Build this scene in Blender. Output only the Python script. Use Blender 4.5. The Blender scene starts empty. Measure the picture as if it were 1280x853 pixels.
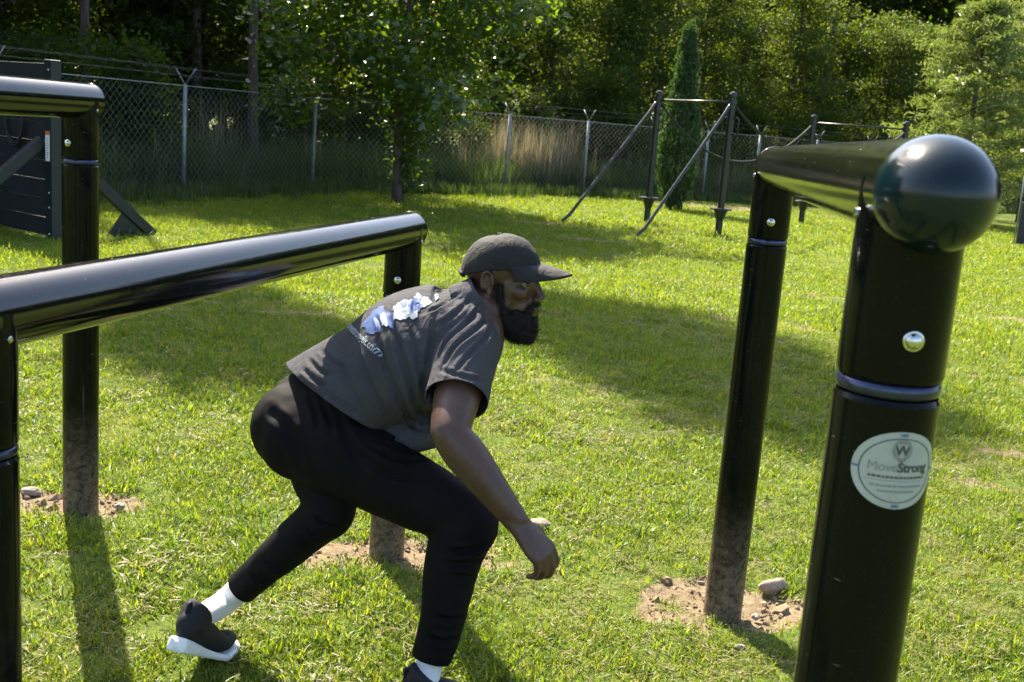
import bpy, bmesh, math, random, os
import numpy as np
from mathutils import Vector, Matrix, noise
from mathutils.bvhtree import BVHTree

sc = bpy.context.scene
COL = sc.collection
R = math.radians

# ---------------------------------------------------------------- camera
F_PX, IW, IH, CAM_H = 1365.0, 1280.0, 853.0, 1.5
PITCH, ROLL = R(11.1), R(4.4)
FWD = Vector((0, math.cos(PITCH), -math.sin(PITCH)))
_r0 = Vector((1, 0, 0)); _u0 = _r0.cross(FWD)
RGT = math.cos(ROLL) * _r0 + math.sin(ROLL) * _u0
UPV = -math.sin(ROLL) * _r0 + math.cos(ROLL) * _u0
CAM = Vector((0, 0, CAM_H))
cd = bpy.data.cameras.new('camera'); cam = bpy.data.objects.new('camera', cd); COL.objects.link(cam)
m3 = Matrix((RGT, UPV, -FWD)).transposed()
cam.matrix_world = Matrix.Translation(CAM) @ m3.to_4x4()
cd.sensor_fit = 'HORIZONTAL'; cd.sensor_width = 22.3; cd.lens = 22.3 * F_PX / IW
cd.clip_start = 0.02; cd.clip_end = 600
cd.dof.use_dof = True; cd.dof.focus_distance = 3.2; cd.dof.aperture_fstop = 6.3
sc.camera = cam

# ---------------------------------------------------------------- world, sun, exposure
SUN_AZ, SUN_EL = R(-25), R(46)          # azimuth measured from +Y towards +X
SUN = Vector((math.sin(SUN_AZ) * math.cos(SUN_EL), math.cos(SUN_AZ) * math.cos(SUN_EL), math.sin(SUN_EL)))
w = bpy.data.worlds.new('World'); sc.world = w; w.use_nodes = True
nt = w.node_tree
sky = nt.nodes.new('ShaderNodeTexSky'); sky.sky_type = 'NISHITA'; sky.sun_disc = False
sky.sun_elevation = SUN_EL; sky.sun_rotation = SUN_AZ
sky.air_density = 1.0; sky.dust_density = 2.5; sky.ozone_density = 1.0
nt.links.new(sky.outputs[0], nt.nodes['Background'].inputs[0])
nt.nodes['Background'].inputs[1].default_value = 0.11
sl = bpy.data.lights.new('sun', 'SUN'); sl.energy = 5.0; sl.angle = R(0.5); sl.color = (1.0, 0.91, 0.74)
so = bpy.data.objects.new('sun', sl); COL.objects.link(so)
so.rotation_euler = SUN.to_track_quat('Z', 'Y').to_euler(); so.location = SUN * 40
sc.view_settings.view_transform = 'Standard'; sc.view_settings.look = 'None'
sc.view_settings.gamma = 1.0; sc.view_settings.use_curve_mapping = False
sc.view_settings.exposure = 1.92
sc.cycles.max_bounces = 5; sc.cycles.diffuse_bounces = 3; sc.cycles.glossy_bounces = 3; sc.cycles.transmission_bounces = 3; sc.cycles.use_adaptive_sampling = True; sc.cycles.adaptive_threshold = 0.02; sc.cycles.transparent_max_bounces = 8
sc.cycles.use_denoising = True

# ---------------------------------------------------------------- helpers
def ray(px, py):
    return FWD + RGT * ((px - IW / 2) / F_PX) - UPV * ((py - IH / 2) / F_PX)
def gpt(px, py, z=0.0):
    d = ray(px, py); return CAM + d * ((z - CAM_H) / d.z)
def at(px, py, y):                       # the point seen at a pixel, at true distance y in front
    d = ray(px, py); return CAM + d * (y / d.y)

def link(o, parent=None):
    COL.objects.link(o)
    if parent is not None: o.parent = parent
    return o
def tag(o, label=None, cat=None, group=None, kind=None):
    if label: o['label'] = label
    if cat: o['category'] = cat
    if group: o['group'] = group
    if kind: o['kind'] = kind
    return o
def empty(name, loc, label, cat, group=None):
    o = bpy.data.objects.new(name, None); o.location = loc; o.empty_display_size = 0.1
    COL.objects.link(o); return tag(o, label, cat, group)
def np_mesh(name, V, Fq, smooth=True):
    """V (n,3); Fq list/array of equal-length faces (tri or quad) or a list of such arrays"""
    me = bpy.data.meshes.new(name)
    arrs = [Fq] if (not isinstance(Fq, list) or np.ndim(Fq[0]) == 1) else Fq
    arrs = [np.asarray(a, dtype=np.int32) for a in arrs if len(a)]
    V = np.asarray(V, dtype=np.float32)
    me.vertices.add(len(V)); me.vertices.foreach_set('co', V.ravel())
    nl = sum(a.size for a in arrs); npoly = sum(len(a) for a in arrs)
    me.loops.add(nl); me.polygons.add(npoly)
    me.loops.foreach_set('vertex_index', np.concatenate([a.ravel() for a in arrs]))
    st = []; off = 0
    for a in arrs:
        st.append(off + np.arange(len(a)) * a.shape[1]); off += a.size
    me.polygons.foreach_set('loop_start', np.concatenate(st).astype(np.int32))
    me.polygons.foreach_set('use_smooth', np.full(npoly, smooth))
    me.update(calc_edges=True); me.validate()
    return me
def mobj(name, me, mat, parent=None, world=True):
    o = bpy.data.objects.new(name, me)
    if mat is not None:
        if isinstance(mat, (list, tuple)):
            for m in mat: me.materials.append(m)
        else: me.materials.append(mat)
    COL.objects.link(o)
    if parent is not None:
        o.parent = parent
        if world:                        # mesh given in world coordinates
            q = parent; off = Vector((0, 0, 0))
            while q is not None: off += q.location; q = q.parent
            me.transform(Matrix.Translation(-off))
    return o
def bm_obj(name, bm, mat, parent=None, smooth=False, world=True):
    me = bpy.data.meshes.new(name); bm.normal_update(); bm.to_mesh(me); bm.free()
    if smooth: me.polygons.foreach_set('use_smooth', np.ones(len(me.polygons), bool))
    return mobj(name, me, mat, parent, world)
def frame(d, hint=None):
    d = Vector(d).normalized(); h = Vector(hint) if hint is not None else Vector((0, 0, 1))
    if abs(d.dot(h.normalized())) > 0.98: h = Vector((1, 0, 0)) if hint is None else Vector((0, 1, 0.01))
    a = h.cross(d).normalized(); return a, d.cross(a).normalized()
class MB:
    """collects pieces of ONE part"""
    def __init__(s): s.v = []; s.q = []; s.t = []
    def tube(s, pts, rad, n=10, cap=True):
        pts = [Vector(p) for p in pts]
        if not hasattr(rad, '__len__'): rad = [rad] * len(pts)
        base = len(s.v); k = len(pts); A = None
        for i, p in enumerate(pts):
            d = (pts[min(i + 1, k - 1)] - pts[max(i - 1, 0)])
            if A is None: a, b = frame(d)
            else:
                dn = d.normalized(); a = (A - dn * A.dot(dn)).normalized(); b = dn.cross(a)
            A = a
            for j in range(n):
                t = 2 * math.pi * j / n
                s.v.append(p + (a * math.cos(t) + b * math.sin(t)) * rad[i])
        for i in range(k - 1):
            for j in range(n):
                j2 = (j + 1) % n
                s.q.append((base + i * n + j, base + i * n + j2, base + (i + 1) * n + j2, base + (i + 1) * n + j))
        if cap:
            for i, rev in ((0, True), (k - 1, False)):
                s.v.append(pts[i]); c = len(s.v) - 1
                for j in range(n):
                    j2 = (j + 1) % n; f = (base + i * n + j, base + i * n + j2, c)
                    s.t.append(f[::-1] if rev else f)
        return s
    def box(s, c, ax, half):
        c = Vector(c); X, Y, Z = [Vector(a).normalized() * h for a, h in zip(ax, half)]
        b = len(s.v)
        for sx in (-1, 1):
            for sy in (-1, 1):
                for sz in (-1, 1): s.v.append(c + X * sx + Y * sy + Z * sz)
        for f in ((0, 1, 3, 2), (4, 6, 7, 5), (0, 4, 5, 1), (2, 3, 7, 6), (0, 2, 6, 4), (1, 5, 7, 3)):
            s.q.append(tuple(b + i for i in f))
        return s
    def lathe(s, c, axis, prof, n=32):
        """prof: list of (along, radius)"""
        c = Vector(c); d = Vector(axis).normalized(); a, b = frame(d); base = len(s.v)
        for (h, r) in prof:
            for j in range(n):
                t = 2 * math.pi * j / n; s.v.append(c + d * h + (a * math.cos(t) + b * math.sin(t)) * r)
        for i in range(len(prof) - 1):
            for j in range(n):
                j2 = (j + 1) % n
                s.q.append((base + i * n + j, base + i * n + j2, base + (i + 1) * n + j2, base + (i + 1) * n + j))
        return s
    def build(s, name, mat, parent=None, smooth=True, bevel=0, sharp=None):
        me = np_mesh(name, np.array([tuple(p) for p in s.v]), [a for a in (s.q, s.t) if a], smooth)
        if sharp: me.set_sharp_from_angle(angle=R(sharp))
        o = mobj(name, me, mat, parent)
        if bevel:
            b = o.modifiers.new('bevel', 'BEVEL'); b.width = bevel; b.segments = 2; b.limit_method = 'ANGLE'
        return o

# ---------------------------------------------------------------- materials
def mat_new(name):
    m = bpy.data.materials.new(name); m.use_nodes = True
    return m, m.node_tree.nodes, m.node_tree.links, m.node_tree.nodes['Principled BSDF']
def ramp(N, L, src, stops):
    r = N.new('ShaderNodeValToRGB'); e = r.color_ramp.elements
    while len(e) < len(stops): e.new(0.5)
    for el, (p, c) in zip(e, stops): el.position = p; el.color = (*c, 1) if len(c) == 3 else c
    if src is not None: L.new(src, r.inputs[0])
    return r.outputs[0]
def ntex(N, L, scale, detail=4, rough=0.6, coord=None, dist=0.0):
    t = N.new('ShaderNodeTexNoise'); t.inputs['Scale'].default_value = scale
    t.inputs['Detail'].default_value = detail; t.inputs['Roughness'].default_value = rough
    t.inputs['Distortion'].default_value = dist
    if coord is not None: L.new(coord, t.inputs['Vector'])
    return t.outputs['Fac']
def bump(N, L, b, h, strength, dist=0.01):
    n = N.new('ShaderNodeBump'); n.inputs['Strength'].default_value = strength; n.inputs['Distance'].default_value = dist
    L.new(h, n.inputs['Height']); L.new(n.outputs[0], b.inputs['Normal'])
def mixc(N, L, fac, a, b):
    m = N.new('ShaderNodeMix'); m.data_type = 'RGBA'
    for s, x in ((m.inputs[0], fac), (m.inputs[6], a), (m.inputs[7], b)):
        if isinstance(x, (int, float)): s.default_value = x
        elif isinstance(x, tuple): s.default_value = (*x, 1)
        else: L.new(x, s)
    return m.outputs[2]
def math_n(N, L, op, a, b=None):
    m = N.new('ShaderNodeMath'); m.operation = op
    for i, x in enumerate((a, b)):
        if x is None: continue
        if isinstance(x, (int, float)): m.inputs[i].default_value = x
        else: L.new(x, m.inputs[i])
    return m.outputs[0]
def pos(N): return N.new('ShaderNodeNewGeometry').outputs['Position']
def plain(name, col, rough=0.5, metal=0.0, var=0.15, scale=30, spec=0.5, bmp=0.0):
    m, N, L, b = mat_new(name)
    f = ntex(N, L, scale, 5, 0.65, pos(N))
    lo = tuple(c * (1 - var) for c in col); hi = tuple(min(1, c * (1 + var)) for c in col)
    L.new(ramp(N, L, f, [(0.3, lo), (0.7, hi)]), b.inputs['Base Color'])
    b.inputs['Roughness'].default_value = rough; b.inputs['Metallic'].default_value = metal
    b.inputs['Specular IOR Level'].default_value = spec
    if bmp: bump(N, L, b, f, bmp, 0.004)
    return m
def paint_mat(name, col, dust=0.9, rough=0.11, spec=0.13):
    """glossy powder coat with fine streaks, specks and a dusty foot"""
    m, N, L, b = mat_new(name)
    P = pos(N); sep = N.new('ShaderNodeSeparateXYZ'); L.new(P, sep.inputs[0])
    n1 = ntex(N, L, 55, 6, 0.75, P); n2 = ntex(N, L, 420, 2, 0.5, P); n3 = ntex(N, L, 9, 4, 0.6, P)
    zz = math_n(N, L, 'ADD', sep.outputs[2], math_n(N, L, 'MULTIPLY', math_n(N, L, 'SUBTRACT', n3, 0.5), 0.25))
    foot = ramp(N, L, zz, [(0.02, (1, 1, 1)), (0.42, (0, 0, 0))])
    speck = ramp(N, L, n2, [(0.66, (0, 0, 0)), (0.74, (1, 1, 1))])
    d1 = math_n(N, L, 'MULTIPLY', foot, ramp(N, L, n1, [(0.35, (0.15,) * 3), (0.7, (1, 1, 1))]))
    d2 = math_n(N, L, 'MULTIPLY', speck, 0.10)
    mps = N.new('ShaderNodeMapping'); mps.inputs['Scale'].default_value = (35, 35, 330); L.new(P, mps.inputs[0])
    tick = ramp(N, L, ntex(N, L, 1.0, 2, 0.5, mps.outputs[0]), [(0.735, (0, 0, 0)), (0.76, (1, 1, 1))])
    d2 = math_n(N, L, 'MAXIMUM', d2, math_n(N, L, 'MULTIPLY', tick, 0.55))
    smear = math_n(N, L, 'MULTIPLY', ramp(N, L, ntex(N, L, 6, 5, 0.7, P, 1.5), [(0.55, (0, 0, 0)), (0.75, (1, 1, 1))]), 0.035)
    d2 = math_n(N, L, 'MAXIMUM', d2, smear)
    fac = math_n(N, L, 'MULTIPLY', math_n(N, L, 'MAXIMUM', d1, d2), dust)
    L.new(mixc(N, L, fac, col, (0.27, 0.20, 0.14)), b.inputs['Base Color'])
    rr = math_n(N, L, 'ADD', rough, math_n(N, L, 'MULTIPLY', ramp(N, L, n1, [(0.45, (0, 0, 0)), (0.8, (1, 1, 1))]), 0.10))
    L.new(math_n(N, L, 'ADD', rr, math_n(N, L, 'MULTIPLY', fac, 0.6)), b.inputs['Roughness'])
    b.inputs['Specular IOR Level'].default_value = spec
    bump(N, L, b, ntex(N, L, 14, 2, 0.5, P), 0.035, 0.01)
    return m
def leaf_mat(name, stops, trans=(1.25, 1.35, 0.55), rough=0.45, tmix=0.42, spec=0.4, scale=0.6):
    m, N, L, b = mat_new(name)
    oi = N.new('ShaderNodeObjectInfo')
    at_ = N.new('ShaderNodeAttribute'); at_.attribute_name = 'tone'
    f = math_n(N, L, 'ADD', math_n(N, L, 'MULTIPLY', at_.outputs['Fac'], 0.75),
               math_n(N, L, 'MULTIPLY', math_n(N, L, 'ADD', oi.outputs['Random'], ntex(N, L, scale, 2, 0.5, pos(N))), 0.16))
    c = ramp(N, L, f, stops)
    L.new(c, b.inputs['Base Color']); b.inputs['Roughness'].default_value = rough
    b.inputs['Specular IOR Level'].default_value = spec
    tr = N.new('ShaderNodeBsdfTranslucent')
    mu = N.new('ShaderNodeMix'); mu.data_type = 'RGBA'; mu.blend_type = 'MULTIPLY'; mu.inputs[0].default_value = 1
    L.new(c, mu.inputs[6]); mu.inputs[7].default_value = (*trans, 1)
    L.new(mu.outputs[2], tr.inputs[0])
    mx = N.new('ShaderNodeMixShader'); mx.inputs[0].default_value = tmix
    L.new(b.outputs[0], mx.inputs[1]); L.new(tr.outputs[0], mx.inputs[2])
    L.new(mx.outputs[0], N['Material Output'].inputs[0])
    return m
def bark_mat(name, a, b_):
    m, N, L, b = mat_new(name)
    mp = N.new('ShaderNodeMapping'); mp.inputs['Scale'].default_value = (1, 1, 0.15); L.new(pos(N), mp.inputs[0])
    f = ntex(N, L, 22, 6, 0.7, mp.outputs[0])
    L.new(ramp(N, L, f, [(0.35, a), (0.65, b_)]), b.inputs['Base Color']); b.inputs['Roughness'].default_value = 0.9
    bump(N, L, b, f, 0.7, 0.03); return m

M = {}
M['black'] = paint_mat('black_powder_coat', (0.004, 0.0045, 0.0042))
M['rail'] = paint_mat('glossy_black_rail', (0.004, 0.0045, 0.0042), rough=0.10, spec=0.6)
M['teal'] = paint_mat('dark_green_cap', (0.003, 0.011, 0.0145), dust=0.6, rough=0.15, spec=0.35)
M['frame'] = plain('satin_black_metal', (0.012, 0.013, 0.014), 0.35, 0, 0.3, 8)
M['steel'] = plain('bright_steel', (0.55, 0.55, 0.54), 0.22, 1.0, 0.1, 60)
M['zinc'] = plain('galvanised_steel', (0.24, 0.255, 0.265), 0.5, 0.4, 0.25, 12)
M['collar'] = plain('blue_grey_collar', (0.045, 0.052, 0.10), 0.18, 0.7, 0.3, 40)
M['wallboard'] = plain('charcoal_board', (0.010, 0.011, 0.012), 0.6, 0, 0.35, 6, bmp=0.2)
M['wallpost'] = plain('slate_post', (0.009, 0.012, 0.0135), 0.5, 0, 0.2, 8)
M['white'] = plain('white_print', (0.72, 0.72, 0.70), 0.5, 0, 0.05)
M['rope'] = plain('black_rope', (0.015, 0.015, 0.016), 0.8, 0, 0.3, 60)
M['bark'] = bark_mat('bark', (0.035, 0.026, 0.02), (0.13, 0.10, 0.08))
M['oak_leaf'] = leaf_mat('oak_leaf', [(0.0, (0.020, 0.045, 0.012)), (0.5, (0.040, 0.080, 0.016)), (1.0, (0.085, 0.125, 0.022))], rough=0.28, spec=0.9, tmix=0.52, trans=(2.8,2.5,0.5))
M['forest_leaf'] = leaf_mat('forest_leaf', [(0.0, (0.010, 0.024, 0.009)), (0.5, (0.024, 0.050, 0.012)), (1.0, (0.066, 0.088, 0.017))], tmix=0.52, trans=(3.3,2.7,0.5), spec=0.15)
M['bright_leaf'] = leaf_mat('bright_leaf', [(0.0, (0.03, 0.055, 0.015)), (0.5, (0.055, 0.088, 0.021)), (1.0, (0.10, 0.125, 0.032))], tmix=0.5, trans=(2.1,1.9,0.55), spec=0.15)
M['needle'] = leaf_mat('needle', [(0.0, (0.12, 0.16, 0.05)), (0.5, (0.18, 0.215, 0.075)), (1.0, (0.24, 0.26, 0.11))], tmix=0.4)
M['cedar'] = leaf_mat('cedar_spray', [(0.0, (0.03, 0.065, 0.026)), (0.6, (0.05, 0.095, 0.033)), (1.0, (0.13, 0.12, 0.05))], tmix=0.4)
M['weed'] = leaf_mat('weed_blade', [(0.0, (0.035, 0.065, 0.018)), (0.6, (0.08, 0.115, 0.032)), (1.0, (0.17, 0.16, 0.075))], tmix=0.4)
M['tan_grass'] = leaf_mat('dead_stalk', [(0.0, (0.12, 0.12, 0.06)), (0.5, (0.22, 0.20, 0.12)), (1.0, (0.34, 0.30, 0.21))], trans=(1.1, 1.0, 0.8), tmix=0.35)
M['grass'] = leaf_mat('grass_blade', [(0.0, (0.062, 0.115, 0.009)), (0.5, (0.125, 0.190, 0.013)), (0.85, (0.205, 0.240, 0.028)), (1.0, (0.27, 0.24, 0.07))], trans=(1.6, 1.55, 0.5), tmix=0.5, spec=0.35)
M['straw'] = leaf_mat('dry_clipping', [(0.0, (0.12, 0.10, 0.045)), (0.5, (0.19, 0.155, 0.07)), (1.0, (0.27, 0.22, 0.11))], trans=(1, 1, 0.85), tmix=0.25, spec=0.1)
# ================================================================ SETTING: ground
rng = np.random.default_rng(7)
def vnoise(x, y, f, seed=0):
    return (np.sin(x * f * 1.0 + seed * 1.7 + 1.3 * np.sin(y * f * 0.7 + seed)) * np.sin(y * f * 1.1 + seed * 2.3 + 1.1 * np.sin(x * f * 0.8 - seed)))
def gz(x, y):
    near = np.exp(-((x) ** 2 + (y - 3) ** 2) / 400.0)
    return near * (0.012 * vnoise(x, y, 2.1, 1) + 0.007 * vnoise(x, y, 6.3, 2)) + 0.0
PA, PB, PC = gpt(101, 640), gpt(483, 692), gpt(903, 765)
def dirt(x, y):
    x = np.asarray(x, float); y = np.asarray(y, float); d = np.zeros_like(x)
    wob = 0.32 * vnoise(x, y, 7, 3) + 0.22 * vnoise(x, y, 17, 4)
    for (cx, cy, rx, ry) in ((PA.x - 0.10, PA.y + 0.02, 0.36, 0.17), (PB.x + 0.02, PB.y + 0.02, 0.36, 0.17), (PC.x + 0.04, PC.y + 0.05, 0.32, 0.20),
                             (-0.15, 11.5, 0.5, 0.25), (1.2, 15.5, 0.6, 0.3), (0.4, 17.9, 0.7, 0.3), (4.4, 26, 3.0, 0.6)):
        q = np.sqrt(((x - cx) / rx) ** 2 + ((y - cy) / ry) ** 2)
        d = np.maximum(d, np.clip((1.12 + wob - q) * 3.0, 0, 1))
    # worn tracks across the lawn
    for (x0, y0, x1, y1, wd) in ((-2.6, 7.9, -0.7, 8.3, 0.13), (0.6, 9.8, 3.4, 9.0, 0.15), (2.4, 8.0, 5.0, 7.0, 0.17), (0.2, 6.6, 2.3, 5.95, 0.09), (1.9, 5.95, 3.6, 5.3, 0.13), (2.2, 5.0, 3.4, 4.6, .10), (1.6, 11.8, 5.5, 10.6, 0.16)):
        t = np.clip(((x - x0) * (x1 - x0) + (y - y0) * (y1 - y0)) / ((x1 - x0) ** 2 + (y1 - y0) ** 2), 0, 1)
        q = np.hypot(x - x0 - t * (x1 - x0), y - y0 - t * (y1 - y0) + 0.05 * np.sin(x * 5)) / wd
        d = np.maximum(d, np.clip((0.95 + wob * 1.9 - q) * 1.1, 0, 0.62))
    return d
def thin(x, y):                          # dry, thin turf
    return np.clip(0.5 + 0.5 * vnoise(x, y, 1.3, 5) + 0.45 * vnoise(x, y, 4.1, 6) + 0.3 * vnoise(x, y, 9.7, 8) - 0.25, 0, 1)
g = np.linspace(-1, 1, 421); gx = np.sinh(g * 6.0) / np.sinh(6.0) * 170
gy = 3 + np.sinh(np.linspace(-1, 1, 461) * 6.0) / np.sinh(6.0) * 190
X, Y = np.meshgrid(gx, gy); Z = gz(X, Y)
D = dirt(X, Y); Z = Z - 0.012 * D + D * (0.009 * vnoise(X, Y, 21, 11) + 0.007 * vnoise(X, Y, 47, 12))
V = np.stack([X.ravel(), Y.ravel(), Z.ravel()], 1)
nx = len(gx); idx = np.arange(len(V)).reshape(len(gy), nx)
Q = np.stack([idx[:-1, :-1].ravel(), idx[:-1, 1:].ravel(), idx[1:, 1:].ravel(), idx[1:, :-1].ravel()], 1)
gm = np_mesh('ground', V, Q)
a = gm.attributes.new('dirt', 'FLOAT', 'POINT'); a.data.foreach_set('value', D.ravel().astype(np.float32))
m, N, L, b = mat_new('lawn_soil')
P = pos(N)
n1 = ntex(N, L, 1.4, 5, 0.6, P); n2 = ntex(N, L, 38, 6, 0.75, P); n3 = ntex(N, L, 9, 5, 0.7, P)
turf = ramp(N, L, n2, [(0.32, (0.030, 0.048, 0.008)), (0.5, (0.080, 0.120, 0.012)), (0.68, (0.140, 0.170, 0.025))])
dry = ramp(N, L, n2, [(0.3, (0.09, 0.075, 0.035)), (0.7, (0.25, 0.20, 0.11))])
lawn = mixc(N, L, math_n(N, L, 'MULTIPLY', ramp(N, L, math_n(N, L, 'ADD', math_n(N, L, 'MULTIPLY', n1, 0.5), math_n(N, L, 'MULTIPLY', n3, 0.5)), [(0.48, (0,) * 3), (0.66, (1,) * 3)]), 0.4), turf, dry)
soil = ramp(N, L, n2, [(0.28, (0.09, 0.062, 0.036)), (0.5, (0.205, 0.152, 0.09)), (0.75, (0.32, 0.25, 0.155))])
at_ = N.new('ShaderNodeAttribute'); at_.attribute_name = 'dirt'
df = ramp(N, L, math_n(N, L, 'ADD', at_.outputs['Fac'], math_n(N, L, 'MULTIPLY', math_n(N, L, 'SUBTRACT', n3, 0.5), 0.7)), [(0.3, (0,) * 3), (0.6, (1,) * 3)])
L.new(mixc(N, L, df, lawn, soil), b.inputs['Base Color']); b.inputs['Roughness'].default_value = 0.95
b.inputs['Specular IOR Level'].default_value = 0.15
bump(N, L, b, n2, 0.8, 0.02)
go = mobj('ground', gm, m); go['kind'] = 'structure'

# ---------------------------------------------------------------- instancer for uncountable stuff
def hidden_kind(name, me, mats):
    o = bpy.data.objects.new(name, me)
    for mm in mats: me.materials.append(mm)
    return o
def scatter(name, pts, rot, scl, idx, kinds, label, cat):
    c = bpy.data.collections.new(name + '_kinds')
    for k in kinds: c.objects.link(k)
    me = bpy.data.meshes.new(name); me.vertices.add(len(pts)); me.vertices.foreach_set('co', np.asarray(pts, np.float32).ravel())
    me.attributes.new('rot', 'FLOAT_VECTOR', 'POINT').data.foreach_set('vector', np.asarray(rot, np.float32).ravel())
    me.attributes.new('scl', 'FLOAT_VECTOR', 'POINT').data.foreach_set('vector', np.asarray(scl, np.float32).ravel())
    me.attributes.new('pick', 'INT', 'POINT').data.foreach_set('value', np.asarray(idx, np.int32))
    o = bpy.data.objects.new(name, me); COL.objects.link(o); tag(o, label, cat, kind='stuff')
    ng = bpy.data.node_groups.new(name, 'GeometryNodeTree')
    ng.interface.new_socket('Geometry', in_out='INPUT', socket_type='NodeSocketGeometry')
    ng.interface.new_socket('Geometry', in_out='OUTPUT', socket_type='NodeSocketGeometry')
    N = ng.nodes; L = ng.links; gi = N.new('NodeGroupInput'); gout = N.new('NodeGroupOutput')
    ci = N.new('GeometryNodeCollectionInfo'); ci.inputs[0].default_value = c
    ci.inputs['Separate Children'].default_value = True; ci.inputs['Reset Children'].default_value = True
    ip = N.new('GeometryNodeInstanceOnPoints'); ip.inputs['Pick Instance'].default_value = True
    def attr(nm, ty):
        n = N.new('GeometryNodeInputNamedAttribute'); n.data_type = ty; n.inputs[0].default_value = nm; return n.outputs[0]
    L.new(gi.outputs[0], ip.inputs['Points']); L.new(ci.outputs[0], ip.inputs['Instance'])
    L.new(attr('pick', 'INT'), ip.inputs['Instance Index']); L.new(attr('scl', 'FLOAT_VECTOR'), ip.inputs['Scale'])
    e2r = N.new('FunctionNodeEulerToRotation'); L.new(attr('rot', 'FLOAT_VECTOR'), e2r.inputs[0]); L.new(e2r.outputs[0], ip.inputs['Rotation'])
    L.new(ip.outputs[0], gout.inputs[0])
    md = o.modifiers.new('scatter', 'NODES'); md.node_group = ng
    return o
def blades(n, spread, h, w_, seed, lean=0.5, flat=0.0, tone=(0, 1), seg=3, nbend=1.0):
    r = np.random.default_rng(seed); V = []; Fq = []; T = []
    for i in range(n):
        rr = spread * math.sqrt(r.random()); a = r.random() * 6.283
        p = np.array([rr * math.cos(a), rr * math.sin(a), -0.004])
        hh = h * (0.55 + 0.6 * r.random()); ww = w_ * (0.6 + 0.7 * r.random())
        az = r.random() * 6.283; ln = lean * (0.25 + r.random()); d = np.array([math.cos(az), math.sin(az), 0])
        sa = az + 1.57 + r.normal() * 0.5; s = np.array([math.cos(sa), math.sin(sa), 0]) * ww / 2
        t0 = tone[0] + (tone[1] - tone[0]) * r.random(); b0 = len(V)
        for k in range(seg + 1):
            t = k / seg; ang = ln * (0.35 + 0.9 * t * nbend) + flat
            step = hh / seg
            if k: p = p + (d * math.sin(min(ang, 1.62)) + np.array([0, 0, math.cos(min(ang, 1.62))])) * step
            wk = (1 - t ** 2.2) + 0.04
            V += [p - s * wk, p + s * wk]; T += [t0, t0]
        for k in range(seg):
            q = b0 + 2 * k; Fq.append((q, q + 1, q + 3, q + 2))
    me = np_mesh('blades', np.array(V), Fq)
    me.attributes.new('tone', 'FLOAT', 'POINT').data.foreach_set('value', np.array(T, np.float32))
    return me
def strew(n, spread, seed):              # dry clippings lying on the turf
    r = np.random.default_rng(seed); V = []; Fq = []; T = []
    for i in range(n):
        p = np.array([r.normal() * spread, r.normal() * spread, 0.010 + 0.022 * r.random()]); az = r.random() * 6.283; ll = 0.012 + 0.028 * r.random()
        t0 = r.random(); b0 = len(V); ww = 0.0010 + 0.0010 * r.random(); turn = r.normal() * 0.35; dz = r.normal() * 0.12
        for k in range(4):
            s = np.array([-math.sin(az), math.cos(az), 0.3 * r.normal()]) * ww
            V += [p - s, p + s]; T += [t0, t0]
            p = p + np.array([math.cos(az), math.sin(az), dz]) * ll / 3; az += turn
        for k in range(3): q = b0 + 2 * k; Fq.append((q, q + 1, q + 3, q + 2))
    me = np_mesh('strew', np.array(V), Fq)
    me.attributes.new('tone', 'FLOAT', 'POINT').data.foreach_set('value', np.array(T, np.float32)); return me

kinds = []
for i in range(5): kinds.append(hidden_kind('k%02d_turf' % i, blades(30, 0.055, 0.042, 0.0042, 10 + i, 1.0), [M['grass']]))
for i in range(2): kinds.append(hidden_kind('k%02d_tuft' % (5 + i), blades(30, 0.045, 0.066, 0.0050, 30 + i, 0.95, tone=(0.0, 0.6)), [M['grass']]))
kinds.append(hidden_kind('k07_dryturf', blades(22, 0.06, 0.040, 0.003, 40, 0.9, tone=(0.75, 1.1)), [M['grass']]))
for i in range(2): kinds.append(hidden_kind('k%02d_clip' % (8 + i), strew(30, 0.05, 50 + i), [M['straw']]))
for i in range(2): kinds.append(hidden_kind('k%02d_mat' % (10 + i), blades(60, 0.20, 0.052, 0.0062, 60 + i, 0.75), [M['grass']]))
pts = []; rots = []; scls = []; ids = []
def band(y0, y1, dens, smul, far=False):
    area_w = lambda y: 0.56 * y + 1.3
    n = int(dens * (y1 - y0) * 2 * area_w((y0 + y1) / 2))
    y = rng.uniform(y0, y1, n); x = rng.uniform(-1, 1, n) * area_w(y)
    d = dirt(x, y); th = thin(x, y)
    keep = rng.random(n) > d * 1.25; x, y, th, d = x[keep], y[keep], th[keep], d[keep]; n = len(x)
    u = rng.random(n)
    if far: k = np.where(u < 0.85, 10 + rng.integers(0, 2, n), 7)
    else:
        k = rng.integers(0, 5, n)
        k = np.where(u > 0.93, 5 + rng.integers(0, 2, n), k)
        k = np.where((rng.random(n) < 0.08 + 0.34 * th), 7, k)
        k = np.where((rng.random(n) < 0.02 + 0.12 * th), 8 + rng.integers(0, 2, n), k)
    s = smul * rng.uniform(0.7, 1.25, n) * (1.15 - 0.35 * th)
    sz = s * rng.uniform(0.6, 0.95, n) * (1 if not far else 0.85)
    pts.append(np.stack([x, y, gz(x, y) - 0.012 * d], 1)); rots.append(np.stack([rng.normal(0, .1, n), rng.normal(0, .1, n), rng.uniform(0, 6.28, n)], 1))
    scls.append(np.stack([s, s, sz], 1)); ids.append(k)
band(0.3, 5.2, 640, 1.0); band(5.2, 9, 300, 1.25); band(9, 15, 60, 1.15, True); band(15, 27, 26, 1.5, True)
scatter('lawn_grass', np.concatenate(pts), np.concatenate(rots), np.concatenate(scls), np.concatenate(ids), kinds,
        'short mown green grass with dry clippings covering the lawn', 'grass')

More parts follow.
